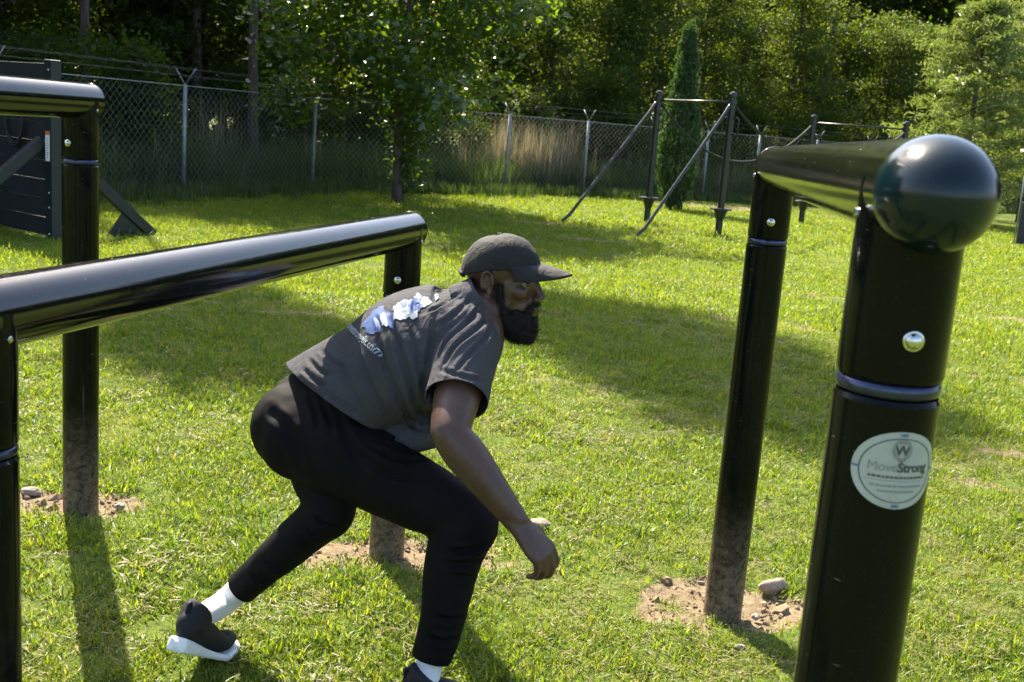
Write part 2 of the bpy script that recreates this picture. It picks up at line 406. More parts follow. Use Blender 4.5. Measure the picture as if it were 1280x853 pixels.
# ================================================================ TREES
def leaf_cloud(C, n_per, rad, size, r, flat=0.5, asp=0.55, tone_bias=None, droop=0.0):
    """C (k,3) cluster centres -> quads; returns V,F,tone"""
    k = len(C); n = k * n_per
    c = np.repeat(C, n_per, 0) + r.normal(0, 1, (n, 3)) * np.asarray(rad)
    nrm = r.normal(0, 1, (n, 3)); nrm[:, 2] = np.abs(nrm[:, 2]) + flat; nrm /= np.linalg.norm(nrm, axis=1)[:, None]
    a = r.normal(0, 1, (n, 3)); a[:, 2] -= droop; a -= nrm * np.sum(a * nrm, 1)[:, None]; a /= np.linalg.norm(a, axis=1)[:, None] + 1e-9
    bvec = np.cross(nrm, a); s = size * r.uniform(0.6, 1.3, n)[:, None]
    p0 = c - a * s * 0.5; p2 = c + a * s * 0.5 - nrm * s * 0.08
    mid = c - a * s * 0.02 + nrm * s * 0.06
    p1 = mid + bvec * s * asp * 0.5; p3 = mid - bvec * s * asp * 0.5
    V = np.stack([p0, p1, p2, p3], 1).reshape(-1, 3); Fq = np.arange(4 * n).reshape(n, 4)
    tb = np.repeat(r.random(k), n_per) * 0.5 + r.random(n) * 0.5
    return V, Fq, np.repeat(tb, 4)
def leaf_mesh(name, parts):
    V = []; Fq = []; T = []; o = 0
    for v, f, t in parts: V.append(v); Fq.append(f + o); T.append(t); o += len(v)
    me = np_mesh(name, np.concatenate(V), np.concatenate(Fq), smooth=False)
    me.attributes.new('tone', 'FLOAT', 'POINT').data.foreach_set('value', np.concatenate(T).astype(np.float32)); return me
def tree_parts(seed, H, rad, base, n_limb, per, size, prof, trunk_r=0.12, lean=(0, 0), twigs=5, crad=0.28, asp=0.55, rise=0.35, var=(0.7, 1.15), n_side=8, flatz=0.7):
    r = np.random.default_rng(seed); mb = MB(); C = []
    def axis(t): return Vector((lean[0] * t * H + 0.05 * math.sin(t * 7 + seed), lean[1] * t * H + 0.05 * math.cos(t * 5 + seed), H * t))
    ks = np.linspace(0, 0.97, 12)
    mb.tube([axis(t) - Vector((0, 0, 0.08 if i == 0 else 0)) for i, t in enumerate(ks)], [trunk_r * (1.25 if i == 0 else 1) * (1 - 0.9 * t) + 0.008 for i, t in enumerate(ks)], n_side)
    for i in range(n_limb):
        t = base / H + (1 - base / H) * ((i + r.random()) / n_limb) ** 0.9
        t = min(t, 0.97); p = axis(t); az = i * 2.39996 + r.normal() * 0.4
        ln = rad * prof((t * H - base) / (H - base)) * r.uniform(*var)
        d = Vector((math.cos(az), math.sin(az), rise + 0.5 * t * r.random())); pp = [p]
        for s in range(4):
            d = (d + Vector((r.normal() * 0.18, r.normal() * 0.18, r.normal() * 0.12 - 0.05))).normalized(); pp.append(pp[-1] + d * ln / 4)
        br = trunk_r * (1 - 0.85 * t) * 0.38
        mb.tube(pp, [br, br * .8, br * .6, br * .4, br * .2], 5, cap=False)
        for s in range(twigs):
            u = 0.25 + 0.75 * (s + r.random()) / twigs; q = pp[min(int(u * 4), 3)].lerp(pp[min(int(u * 4) + 1, 4)], u * 4 - int(u * 4))
            e = q + Vector((r.normal(), r.normal(), r.normal() * 0.6 + 0.15)).normalized() * (0.18 + 0.2 * ln * r.random())
            mb.tube([q, e], [br * 0.25, br * 0.08], 3, cap=False); C.append(e); C.append(q.lerp(e, 0.5))
    C = np.array([tuple(c) for c in C])
    return mb, leaf_cloud(C, per, (crad, crad, crad * flatz), size, r, asp=asp, droop=0.4)
def tree(name, loc, label, cat, mb, leaves, lmat, bmat=None, rz=0.0, group=None):
    e = empty(name, loc, label, cat, group); e.rotation_euler.z = rz
    me = np_mesh('trunk', np.array([tuple(p) for p in mb.v]), [a for a in (mb.q, mb.t) if a])
    mobj('trunk', me, bmat or M['bark'], e, False)
    mobj('crown', leaf_mesh('crown', leaves if isinstance(leaves, list) else [leaves]), lmat, e, False)
    return e

# small oak on the lawn, leafy down its trunk
T0 = gpt(497, 254)
mbk, lv = tree_parts(3, 6.6, 2.6, 1.4, 46, 38, 0.165, lambda u: 0.75 + 0.5 * math.sin(min(1, u * 1.1 + .1) * 3.0) - 0.75 * u ** 3, 0.095, (0.004, 0), 6, 0.27, 0.62)
r_ = np.random.default_rng(5)
cz = r_.uniform(0.55, 2.0, 46); ca = r_.uniform(0, 6.28, 46); cr = r_.uniform(0.05, 0.42, 46) * (0.45 + 0.35 * cz)
skirt = np.stack([cr * np.cos(ca) + 0.12, cr * np.sin(ca), cz], 1)
ivy = np.stack([r_.normal(0.10, .09, 14), r_.normal(0, .08, 14), r_.uniform(0.05, 0.7, 14)], 1)
# the long low boughs reaching left
bough = np.array([(-0.7 - 1.5 * k, -0.3 + .2 * math.sin(k * 9), 1.75 + 0.25 * math.sin(k * 3)) for k in np.linspace(0, 1, 10)] + [(-1.0 - 1.2 * k, 0.1, 2.9 + 0.3 * k) for k in np.linspace(0, 1, 8)] + [(0.6 + 1.2 * k, -.2, 1.7 + .5 * k) for k in np.linspace(0, 1, 8)])
mbk.tube([(0, 0, 1.4), (-0.8, -0.2, 1.75), (-2.1, -0.3, 1.85)], [0.035, 0.022, 0.006], 5); mbk.tube([(0, 0, 2.3), (-1.0, 0.1, 2.85), (-2.2, 0.1, 3.2)], [0.035, 0.022, 0.006], 5); mbk.tube([(0, 0, 1.5), (0.7, -.2, 1.75), (1.8, -.2, 2.2)], [0.03, 0.02, 0.006], 5)
tree('oak_tree', T0, 'young oak with glossy leaves standing on the lawn before the fence', 'tree', mbk,
     [lv, leaf_cloud(skirt, 30, (0.15, 0.15, 0.15), 0.115, r_, asp=.62), leaf_cloud(ivy, 16, 0.07, 0.08, r_, asp=.7), leaf_cloud(bough, 34, (0.2, 0.2, 0.14), 0.12, r_, asp=.62)], M['oak_leaf'])

# columnar cedar
Tc = gpt(840, 262); mb = MB().tube([(0, 0, -.05), (0, 0, 3.4)], [0.06, 0.01], 8); r_ = np.random.default_rng(11)
zz = r_.uniform(0.12, 3.75, 700) ; zz = np.clip(zz, .1, 3.8); rr = 0.40 * np.clip(np.minimum((zz + .15) / .9, 1), 0, 1) * np.clip((3.9 - zz) / 2.4, 0, 1) ** 0.8 * (0.65 + 0.45 * r_.random(700)); aa = r_.uniform(0, 6.28, 700)
Cc = np.stack([rr * np.cos(aa), rr * np.sin(aa), zz], 1)
v, f, t = leaf_cloud(Cc, 14, (0.045, 0.045, 0.10), 0.13, r_, flat=-0.6, asp=0.28, droop=-2.5)
tree('cedar_tree', Tc, 'narrow columnar cedar behind the black training frame', 'tree', mb, (v, f, t), M['cedar'])

# forest kinds: crowns thick to the ground
profA = lambda u: 0.95 - 0.55 * u ** 2
fk = []
def forest_kind(nm, seed, H, rad, base, nl, per, size, lm, tr=0.16, crad=0.36, asp=.55, twigs=5):
    mb, lv = tree_parts(seed, H, rad, base, nl, per, size, profA, tr, (0.01, 0), twigs, crad, asp, n_side=7, var=(0.45, 1.4), flatz=0.42)
    me = leaf_mesh(nm, [lv]); nv = len(me.vertices)
    V = np.empty(nv * 3, np.float32); me.vertices.foreach_get('co', V); V = V.reshape(-1, 3)
    TV = np.array([tuple(p) for p in mb.v], np.float32); Fq = np.arange(nv).reshape(-1, 4)
    out = np_mesh(nm, np.concatenate([V, TV]), [Fq, np.array(mb.q) + nv] + ([np.array(mb.t) + nv] if mb.t else []), smooth=False)
    mi = np.zeros(len(out.polygons), np.int32); mi[len(Fq):] = 1; out.polygons.foreach_set('material_index', mi)
    T = np.zeros(len(out.vertices), np.float32); T[:nv] = lv[2]
    out.attributes.new('tone', 'FLOAT', 'POINT').data.foreach_set('value', T)
    return hidden_kind(nm, out, [lm, M['bark']])
fk.append(forest_kind('k00_broadleaf', 101, 8.5, 3.0, 0.5, 34, 26, 0.18, M['forest_leaf'], crad=0.42, twigs=9))
fk.append(forest_kind('k01_broadleaf', 102, 10, 3.2, 1.0, 38, 26, 0.16, M['forest_leaf'], crad=0.42, twigs=9))
fk.append(forest_kind('k02_tall', 103, 15, 3.2, 2.5, 44, 26, 0.20, M['forest_leaf'], 0.2, 0.46, twigs=8))
fk.append(forest_kind('k03_bush', 104, 3.2, 2.0, 0.1, 22, 26, 0.11, M['forest_leaf'], 0.05, 0.3, twigs=8))
fk.append(forest_kind('k04_lightbush', 105, 3.0, 1.9, 0.1, 20, 26, 0.11, M['bright_leaf'], 0.05, 0.3, twigs=8))
fk.append(forest_kind('k05_light', 106, 9, 3.2, 0.5, 34, 26, 0.17, M['bright_leaf'], crad=0.42, twigs=9))
fk.append(forest_kind('k06_high', 107, 19, 0.95, 14.9, 26, 40, 0.24, M['forest_leaf'], 0.10, 0.30))
fk.append(forest_kind('k07_high', 108, 18.4, 0.62, 15.9, 16, 40, 0.24, M['forest_leaf'], 0.10, 0.26))
FENCE = [Vector(p) for p in ((-9.6, 7.2, 0), (-8.2, 10.7, 0), (-6.85, 14.2, 0), (-5.47, 17.67, 0), (-4.07, 21.18, 0), (-2.25, 22.85, 0), (-0.42, 24.55, 0), (1.41, 26.26, 0), (3.1, 27.45, 0), (4.6, 28.42, 0), (6.1, 29.3, 0), (7.9, 30.4, 0), (9.7, 31.5, 0), (11.5, 32.6, 0), (13.3, 33.7, 0), (15.1, 34.8, 0), (17, 35.9, 0))]
def behind_fence(s, off):
    """point a distance s along the fence line and off metres beyond it"""
    for i in range(len(FENCE) - 1):
        a, b_ = FENCE[i], FENCE[i + 1]; l = (b_ - a).length
        if s <= l or i == len(FENCE) - 2:
            d = (b_ - a).normalized(); nrm = Vector((-d.y, d.x, 0)); p = a + d * s + nrm * off; return p
        s -= l
tot = sum((FENCE[i + 1] - FENCE[i]).length for i in range(len(FENCE) - 1))
fp = []; fi = []; fs = []; rf = np.random.default_rng(21)
def plant(p, k, s): fp.append((p.x, p.y, -0.05)); fi.append(k); fs.append(s)
s = -2.0
while s < tot + 6:                       # understory edge
    o = rf.uniform(2.6, 4.4)
    left = s < 16
    plant(behind_fence(max(s, 0), o), (3 if left or rf.random() < 0.75 else 4), rf.uniform(0.45, 0.95)); s += rf.uniform(1.2, 2.4)
for row, (o0, o1, st, ks, sc0) in enumerate(((5.0, 7.0, 2.5, (0, 1), 0.85), (8.5, 11, 2.6, (0, 1, 1), 0.95), (13, 17, 3.0, (1, 0, 1), 1.0), (20, 26, 3.4, (1, 2, 0), 1.0))):
    s = 0.0
    while s < tot + 10:
        p = behind_fence(min(s, tot + 10), rf.uniform(o0, o1)); k = ks[rf.integers(0, len(ks))]
        if p.x > -1 and rf.random() < 0.45: k = 5
        if p.x > -4 and row == 1: s += st; continue
        hs = 1.0 if p.x < -5 else (0.80, 0.7, 0.85, 0.95)[row]
        plant(p, k, hs * sc0 * rf.uniform(0.85, 1.12)); s += st * (1.0 if p.x < -6 else 0.8) * rf.uniform(0.7, 1.25)
# taller trees whose crowns shade the lawn
for (x, y, k, s) in ((-5.6, 22.7, 6, 1.0), (-8.9, 22.1, 7, 1.0), (-9.3, 27.3, 2, .95), (-12.8, 23, 2, 1), (-13.5, 21, 2, 0.95), (-17, 24, 2, 1), (-12.2, 25.5, 2, 1), (-15, 28, 2, 1.1), (-10.5, 28.5, 2, 1), (-11, 17.5, 2, .8), (-14, 16, 2, .9)): plant(Vector((x, y, 0)), k, s)
fr = np.stack([np.zeros(len(fp)), np.zeros(len(fp)), rf.uniform(0, 6.28, len(fp))], 1)
scatter('forest', fp, fr, np.repeat(np.array(fs)[:, None], 3, 1), fi, fk, 'dense green woodland filling the view beyond the chain link fence', 'woodland')
# far backing of the wood
bk = []; bi = []; bs = []
for i in range(110):
    a = R(-62 + 124 * (i % 55) / 54 + rf.normal() * .6); d = rf.uniform(46, 54) if i < 55 else rf.uniform(58, 70); bk.append((math.sin(a) * d, math.cos(a) * d + 6, -.1)); bi.append(int((0, 5, 5, 1)[rf.integers(0, 4)]) if a > R(-6) else int(rf.integers(0, 3))); bs.append(rf.uniform(1.1, 1.45))
scatter('far_woods', bk, np.stack([np.zeros(110), np.zeros(110), rf.uniform(0, 6.28, 110)], 1), np.repeat(np.array(bs)[:, None], 3, 1), bi, fk, 'far dark trees deep in the wood behind the nearer ones', 'woodland')
# two slim bare trunks and a leaning dark trunk that stand out
def slim(px0, py0, px1, py1, y, rad, label):
    b0 = at(px0, py0, y); t1 = at(px1, py1, y); d = (t1 - b0); root = b0 - d * (b0.z / d.z); top = root + d * (9.0 / d.z)
    e = empty('slim_tree', root, label, 'tree', 'slim trunks at the wood edge'); mid = (root + top) / 2 + Vector((0.22, 0, 0))
    MB().tube([root - Vector((0, 0, .05)), root.lerp(mid, .5), mid, top], [rad * 1.2, rad, rad * 0.8, rad * 0.4], 8).build('trunk', M['bark'], e)
    rr_ = np.random.default_rng(int(px0)); C = np.array([tuple((top - root) * t + Vector(rr_.normal(0, 0.9, 3)) + Vector((0, 0.5, 0))) for t in rr_.uniform(0.62, 1.05, 40)])
    mobj('crown', leaf_mesh('crown', [leaf_cloud(C, 22, .4, .17, rr_)]), M['forest_leaf'], e, False)
slim(757, 165, 765, 0, 35.0, 0.17, 'upright grey trunk left of the leaning one, behind fence')
slim(776, 150, 800, 10, 35.5, 0.16, 'grey trunk leaning right, beside the upright one behind fence')
slim(1018, 140, 1040, 10, 39.0, 0.14, 'dark thin trunk leaning right in the wood behind frame posts')
# soft light pine at the right
def pine(loc, H, rad, seed, label):
    r = np.random.default_rng(seed); mb = MB().tube([(0, 0, -.1), (0.05, 0, H)], [0.13, 0.02], 8); C = []
    for i in range(64):
        t = 0.07 + 0.93 * (i + r.random()) / 64; az = i * 2.4 + r.normal() * .3; ln = rad * (1 - t) ** 0.7 * r.uniform(0.65, 1.15) + 0.2
        d = Vector((math.cos(az), math.sin(az), 0.22)); p = Vector((0, 0, H * t)); e = p + d * ln
        mb.tube([p, e], [0.025, 0.006], 4, cap=False)
        for k in np.linspace(0.3, 1.05, 9): q = p.lerp(e, k); C.append((q.x + r.normal() * .13, q.y + r.normal() * .13, q.z + r.normal() * .06))
    v, f, t = leaf_cloud(np.array(C), 26, (0.13, 0.13, 0.06), 0.19, r, flat=0.2, asp=0.22, droop=-0.8)
    tree('pine_tree', loc, label, 'tree', mb, (v, f, t), M['needle'])
pine(Vector((10.6, 27.0, 0)), 5.2, 2.3, 1, 'pale feathery pine above the dark green rail cap')
pine(Vector((13.3, 29.5, 0)), 6.4, 2.3, 2, 'pale feathery pine at the far right edge of the wood')
# sunlit bush and dead stalks behind the fence
def shrub(px, y, H, rad, seed, label, lm):
    p = gpt(px, 250); p = Vector((ray(px, 200).x / ray(px, 200).y * y, y, 0)); mb, lv = tree_parts(seed, H, rad, 0.1, 22, 26, 0.11, profA, 0.03, (0, 0), 4, 0.2, 0.6)
    tree('shrub', p, label, 'shrub', mb, lv, lm)
shrub(655, 27.6, 2.1, 0.95, 41, 'sunlit yellow green shrub behind the fence, left of dead stalks', M['bright_leaf'])
shrub(770, 29.6, 2.0, 0.9, 42, 'dark bushy shrub behind the fence, right of dead stalks', M['forest_leaf'])
shrub(165, 18.5, 2.0, 1.1, 43, 'dark leafy shrub behind the fence, nearest the board wall', M['forest_leaf'])
# weeds along the fence
wk = [hidden_kind('k0%d_weed' % i, blades(40, 0.22, 0.75, 0.016, 70 + i, 0.35, tone=(0, 0.62)), [M['weed']]) for i in range(3)] + [hidden_kind('k03_dead', blades(46, 0.2, 1.15, 0.013, 80, 0.22), [M['tan_grass']]), hidden_kind('k04_rough', blades(60, 0.25, 0.28, 0.014, 90, 0.6, tone=(0, .6)), [M['weed']])]
wp = []; wr = []; ws = []; wi = []
for i in range(3000):
    s = rf.uniform(0, tot); o = abs(rf.normal(0, 1.1)) + 0.25; p = behind_fence(s, o); k = int(rf.integers(0, 3))
    if rf.random() < 0.02: k = 3
    wp.append(tuple(p)); wi.append(k); ws.append(rf.uniform(0.6, 1.25) * (0.75 + 0.25 * min(o, 2)))
for i in range(95):                     # the pale dead patch
    p = behind_fence(21.7 + rf.normal(0, 0.55), 0.35 + 1.6 * rf.random()); wp.append(tuple(p)); wi.append(3); ws.append(rf.uniform(0.7, 1.5))
for i in range(900):                     # longer grass at the foot of the fence
    p = behind_fence(rf.uniform(0, tot), rf.normal(-0.1, 0.35)); wp.append(tuple(p)); wi.append(4); ws.append(rf.uniform(0.6, 1.2))
scatter('tall_weeds', wp, np.stack([np.zeros(len(wp)), np.zeros(len(wp)), rf.uniform(0, 6.28, len(wp))], 1), np.repeat(np.array(ws)[:, None], 3, 1), wi, wk,
        'tall weeds and dead stalks growing along the fence', 'weeds')

# ================================================================ FENCE
fe = empty('chain_link_fence', FENCE[3], 'grey chain link fence with barbed wire along the edge of the wood', 'fence')
HF = 1.72
def link_panel(Ln):
    p = 0.065; n = int(Ln / p); rows = int(HF / p); mb = []; V = []; Fq = []
    wr_ = 0.0031
    # each wire zigzags between two columns
    for i in range(n):
        pp = []
        for j in range(rows + 1):
            pp.append((i * p + (p if (j + i) % 2 else 0.0), 0.004 * (1 if j % 2 else -1), 0.05 + j * p * 0.985))
        b0 = len(V)
        for (x, y, z) in pp:
            for k in range(3):
                t = k * 2.0944; V.append((x + wr_ * math.cos(t), y + wr_ * math.sin(t), z))
        for j in range(rows):
            for k in range(3):
                k2 = (k + 1) % 3; Fq.append((b0 + j * 3 + k, b0 + j * 3 + k2, b0 + j * 3 + 3 + k2, b0 + j * 3 + 3 + k))
    return np_mesh('chain_link_mesh', np.array(V), Fq)
panels = {}
for i in range(len(FENCE) - 1):
    a_, b_ = FENCE[i], FENCE[i + 1]; l = round((b_ - a_).length, 2)
    if l not in panels:
        panels[l] = link_panel(l); panels[l].materials.append(M['zinc'])
    o = bpy.data.objects.new('chain_link_mesh', panels[l]); COL.objects.link(o); o.parent = fe
    o.location = a_ - FENCE[3]; o.rotation_euler.z = math.atan2(b_.y - a_.y, b_.x - a_.x); o['kind'] = 'stuff'
for i, p in enumerate(FENCE):
    d = (FENCE[min(i + 1, len(FENCE) - 1)] - FENCE[max(i - 1, 0)]).normalized(); nrm = Vector((-d.y, d.x, 0))
    po = MB().tube([p + Vector((0, 0, -.05)), p + Vector((0, 0, 1.76))], 0.034, 10).build('fence_post', M['zinc'], fe)
    top = p + Vector((0, 0, 1.75))
    ar = MB().tube([top, top + nrm * 0.2 + Vector((0, 0, .26))], 0.009, 6); ar.tube([top, top - nrm * 0.2 + Vector((0, 0, .26))], 0.009, 6)
    ao = ar.build('barbed_wire_arm', M['zinc'], po)
    ao.location = (0, 0, 0)
for (off, z, rad_, nm) in ((0.0, 0.06, 0.022, 'bottom_rail'), (0.0, 1.735, 0.009, 'top_wire'), (0.19, 2.0, 0.004, 'barbed_wire'), (0.10, 1.89, 0.004, 'barbed_wire'), (-0.19, 2.0, 0.004, 'barbed_wire'), (-0.10, 1.89, 0.004, 'barbed_wire')):
    ptsw = []
    for i, p in enumerate(FENCE):
        d = (FENCE[min(i + 1, len(FENCE) - 1)] - FENCE[max(i - 1, 0)]).normalized(); ptsw.append(p + Vector((-d.y, d.x, 0)) * off + Vector((0, 0, z)))
    mbw = MB().tube(ptsw, rad_, 6)
    if nm == 'barbed_wire':
        for i in range(len(ptsw) - 1):
            nb = int((ptsw[i + 1] - ptsw[i]).length / 0.14)
            for k in range(nb):
                c = ptsw[i].lerp(ptsw[i + 1], k / nb); mbw.tube([c + Vector((0, 0, .018)), c - Vector((0, 0, .018))], 0.0025, 3, cap=False)
    mbw.build(nm, M['zinc'] if nm != 'barbed_wire' else M['frame'], fe)
# ================================================================ RAIL HURDLES
TR = 0.060                               # tube radius
def dome(c, d, r, depth, n=48, k=14):
    prof = [(-0.004, r * 0.999)] + [(depth * math.sin(t), r * math.cos(t)) for t in np.linspace(0, math.pi / 2 - 0.02, k)] + [(depth, 0.0)]
    return MB().lathe(c, d, prof, n)
def bolt(c, d, r, parent):
    d = Vector(d).normalized()
    b = MB().lathe(c, d, [(-0.003, r * 1.28), (0.0015, r * 1.28), (0.0022, r * 1.2), (0.0022, r)] + [(0.0022 + r * 0.62 * math.sin(t), r * math.cos(t)) for t in np.linspace(0, 1.45, 7)] + [(0.0022 + r * 0.62, 0.0)], 24)
    return b.build('bolt', M['steel'], parent, sharp=50)
def hurdle(name, far, near, zf, zn, label, split, bolt_dirs, overhang=(0.055, 0.055), far_depth=0.028, near_depth=0.05, cap_mat='teal', cap_r=1.0):
    """far, near: post foot positions; rail between them at heights zf, zn"""
    e = empty(name, (far + near) / 2, label, 'hurdle', 'tube rail hurdles')
    a = far + Vector((0, 0, zf)); c = near + Vector((0, 0, zn)); u = (a - c).normalized()
    e0 = a + u * overhang[0]; e1 = c - u * overhang[1]
    mb = MB()
    n = 72; pr = [(0.0, TR)]
    L_ = (e0 - e1).length
    rail = mb.lathe(e1, u, [(L_ * t, TR) for t in np.linspace(0, 1, 24)], n).build('rail', M['rail'], e)
    dome(e0, u, TR, far_depth).build('end_cap', M['rail'], rail)
    dome(e1, -u, TR * cap_r, near_depth).build('end_cap', M[cap_mat], rail)
    # a fine welded seam where the cap meets the tube
    for q in (e0, e1):
        MB().lathe(q, u, [(-0.003, TR + .0002), (-0.001, TR + .0012), (0.001, TR + .0012), (0.003, TR + .0002)], n).build('weld_seam', M['black'], rail)
    for foot, z, bd in ((far, zf, bolt_dirs[0]), (near, zn, bolt_dirs[1])):
        ax = Vector((0, 0, 1)); zs = z - split
        po = MB().lathe(foot, ax, [(-0.15, TR + 0.001), (0.2, TR + .001), (0.6, TR + .001), (zs - 0.016, TR + 0.001), (zs - 0.010, TR - 0.002)], n).build('post', M['black'], e, sharp=18)
        MB().lathe(foot, ax, [(zs + 0.009 * math.sin(t), TR - 0.0055 + 0.0055 * math.cos(t)) for t in np.linspace(-1.57, 1.57, 9)], n).build('collar', M['collar'], po)
        MB().lathe(foot, ax, [(zs + 0.008, TR - 0.006), (zs + 0.011, TR - 0.0005), (zs + 0.016, TR + 0.001), (z - 0.02, TR + 0.001), (z + 0.012, TR + 0.001)], n).build('upper_sleeve', M['black'], po, sharp=18)
        bd = Vector(bd).normalized(); bolt(foot + Vector((0, 0, zs + 0.062)) + bd * (TR + 0.001), bd, 0.0095, po)
        bolt(foot + Vector((0, 0, zs + 0.062)) - bd * (TR + 0.001), -bd, 0.0095, po)
        sd = u.cross(ax).normalized()
        for sg in (1, -1):               # small set screws at the saddle
            MB().lathe(foot + Vector((0, 0, z - 0.03)) + (sd * sg) * (TR + .001) , sd * sg, [(-.002, .006), (.003, .006), (.004, .004), (.004, 0)], 14).build('set_screw', M['steel'], po, sharp=18)
    return e, u
def dirv(az): return Vector((math.sin(R(az)), math.cos(R(az)), 0))
uC = dirv(8.4); nearC = PC - uC * 2.10
hC, u1 = hurdle('rail_hurdle', PC, nearC, 1.44, 1.462, 'tall black tube hurdle at right with dark green domed end', 0.225, ((-.15, -1, 0), (0.0, -1, 0)), overhang=(0.05, 0.10), near_depth=0.086, cap_r=1.045)
uB = dirv(13.8); nearB = PB - uB * 1.97
hB, u2 = hurdle('rail_hurdle', PB, nearB, 1.135, 1.14, 'low black tube hurdle at left in front of the crouching man', 0.22, ((-.12, -1, 0), (-.5, -1, 0)))
uA = dirv(9.0); nearA = PA - uA * 2.05
hA, u3 = hurdle('rail_hurdle', PA, nearA, 1.475, 1.48, 'tall black tube hurdle at far left, behind the low one', 0.205, ((-.35, -1, 0), (1, 0, 0)))

# round sticker on the near right post
def text_mesh(body, size, spacing=1.0, bold=0.0, font_shear=0.0):
    cu = bpy.data.curves.new('txt', 'FONT'); cu.body = body; cu.size = size; cu.align_x = 'CENTER'; cu.align_y = 'CENTER'
    cu.space_character = spacing; cu.offset = bold; cu.shear = font_shear; cu.resolution_u = 3
    o = bpy.data.objects.new('txt', cu); COL.objects.link(o)
    bpy.context.view_layer.update(); dg = bpy.context.evaluated_depsgraph_get()
    me = bpy.data.meshes.new_from_object(o.evaluated_get(dg)); bpy.data.objects.remove(o); bpy.data.curves.remove(cu)
    return me
def wrap(me, foot, az, zc, rad):
    """lay a flat mesh (x right, y up) on a vertical cylinder, centred at azimuth az"""
    for v in me.vertices:
        t = az + v.co.x / TR; v.co = (foot.x + rad * math.sin(t), foot.y - rad * math.cos(t), zc + v.co.y)
    me.update(); return me
def flat_disc(ax, ay, n=40, k=10, inner=0.0):
    V = []; Fq = []
    for i in range(k + 1):
        s = inner + (1 - inner) * i / k
        for j in range(n): t = 2 * math.pi * j / n; V.append((ax * s * math.cos(t), ay * s * math.sin(t), 0))
    for i in range(k):
        for j in range(n): j2 = (j + 1) % n; Fq.append((i * n + j, i * n + j2, (i + 1) * n + j2, (i + 1) * n + j))
    return np_mesh('disc', np.array(V), Fq)
def flat_poly(pts_, sub=1):
    bm = bmesh.new(); bm.faces.new([bm.verts.new((x, y, 0)) for x, y in pts_])
    me = bpy.data.meshes.new('poly'); bm.to_mesh(me); bm.free(); return me
def bar(x0, x1, y0, y1, n=12):
    V = []; Fq = []
    for i in range(n + 1): x = x0 + (x1 - x0) * i / n; V += [(x, y0, 0), (x, y1, 0)]
    for i in range(n): Fq.append((2 * i, 2 * i + 2, 2 * i + 3, 2 * i + 1))
    return np_mesh('bar', np.array(V), Fq)
M['sticker'] = plain('pale_sticker', (0.36, 0.37, 0.35), 0.35, 0, 0.10, 25)
M['ink'] = plain('dark_ink', (0.05, 0.055, 0.05), 0.5, 0, 0.1)
M['ink2'] = plain('grey_ink', (0.20, 0.22, 0.20), 0.5, 0, 0.1)
M['inkblue'] = plain('blue_ink', (0.06, 0.13, 0.25), 0.5, 0, 0.1)
S_AZ, S_Z = R(6), 1.148
st = mobj('sticker', wrap(flat_disc(0.054, 0.046), nearC, S_AZ, S_Z, TR + 0.0016), M['sticker'], hC)
def mark(me, dy, mat, nm='lettering', dx=0.0, rad=TR + 0.0022):
    for v in me.vertices: v.co.y += dy; v.co.x += dx
    mobj(nm, wrap(me, nearC, S_AZ, S_Z, rad), mat, st)
mark(flat_disc(0.0455, 0.0385, 48, 1, 0.972), 0, M['ink'], 'ring')
mark(text_mesh('Move', 0.0155, 0.95), 0.0035, M['ink2'], dx=-0.0195); mark(text_mesh('Strong', 0.0155, 0.95, 0.0005), 0.0035, M['ink'], dx=0.0165)
def small_print(y, half, h_, mat, seed):   # a line of print too small to read
    r = random.Random(seed); x = -half
    while x < half:
        w_ = r.uniform(0.0022, 0.0052); mark(bar(x, min(x + w_, half), y - h_, y + h_, 3), 0, mat, 'small_print'); x += w_ + 0.0011
small_print(-0.0080, 0.034, 0.0013, M['ink'], 1)
mark(bar(-0.038, 0.038, -0.0128, -0.0122), 0, M['ink2'], 'rule')
small_print(-0.0185, 0.031, 0.0011, M['ink2'], 2); small_print(-0.0250, 0.022, 0.0011, M['ink2'], 3)
mark(flat_disc(0.0115, 0.0125, 28, 1, 0.72), 0.0245, M['ink2'], 'emblem'); mark(bar(-0.0075, 0.0075, 0.0325, 0.0352, 4), 0, M['ink'], 'emblem')
mark(text_mesh('W', 0.0165, 1, 0.0006), 0.0235, M['ink'], 'emblem'); mark(flat_poly([(-0.005, 0.0125), (0, 0.0105), (0.005, 0.0125), (0.003, 0.0155), (-0.003, 0.0155)]), 0, M['ink'], 'emblem')
for (x, y, w_, h_) in ((0, 0.0422, 0.004, 0.0016), (0, -0.0422, 0.004, 0.0016), (-0.0495, 0, 0.0045, 0.0012), (0.0495, 0, 0.0045, 0.0012)):
    mark(bar(x - w_, x + w_, y - h_, y + h_, 4), 0, M['inkblue'], 'tick_mark')

# ================================================================ BOARD WALL (left)
# crumbs of soil and grit in the bare patches
def crumb(seed, mat):
    bm = bmesh.new(); bmesh.ops.create_icosphere(bm, subdivisions=1, radius=0.5)
    for v in bm.verts: v.co *= 1 + 0.5 * noise.noise(v.co * 3 + Vector((seed, 0, 0)))
    me = bpy.data.meshes.new('crumb'); bm.to_mesh(me); bm.free(); return hidden_kind('k%d_crumb' % seed, me, [mat])
M['soil_crumb'] = plain('soil_crumb', (0.22, 0.165, 0.105), 0.95, 0, 0.4, 60, 0.1)
cp = rng.uniform(-1, 1, (16000, 2)) * np.array([2.2, 1.0]) + np.array([-0.3, 3.6]); cdv = dirt(cp[:, 0], cp[:, 1]); cp = cp[rng.random(len(cp)) < cdv * 0.9]; nc = len(cp)
cs = np.abs(rng.normal(0, 0.008, nc)) + 0.004; cs = np.where(rng.random(nc) < 0.05, cs * 2.2, cs)
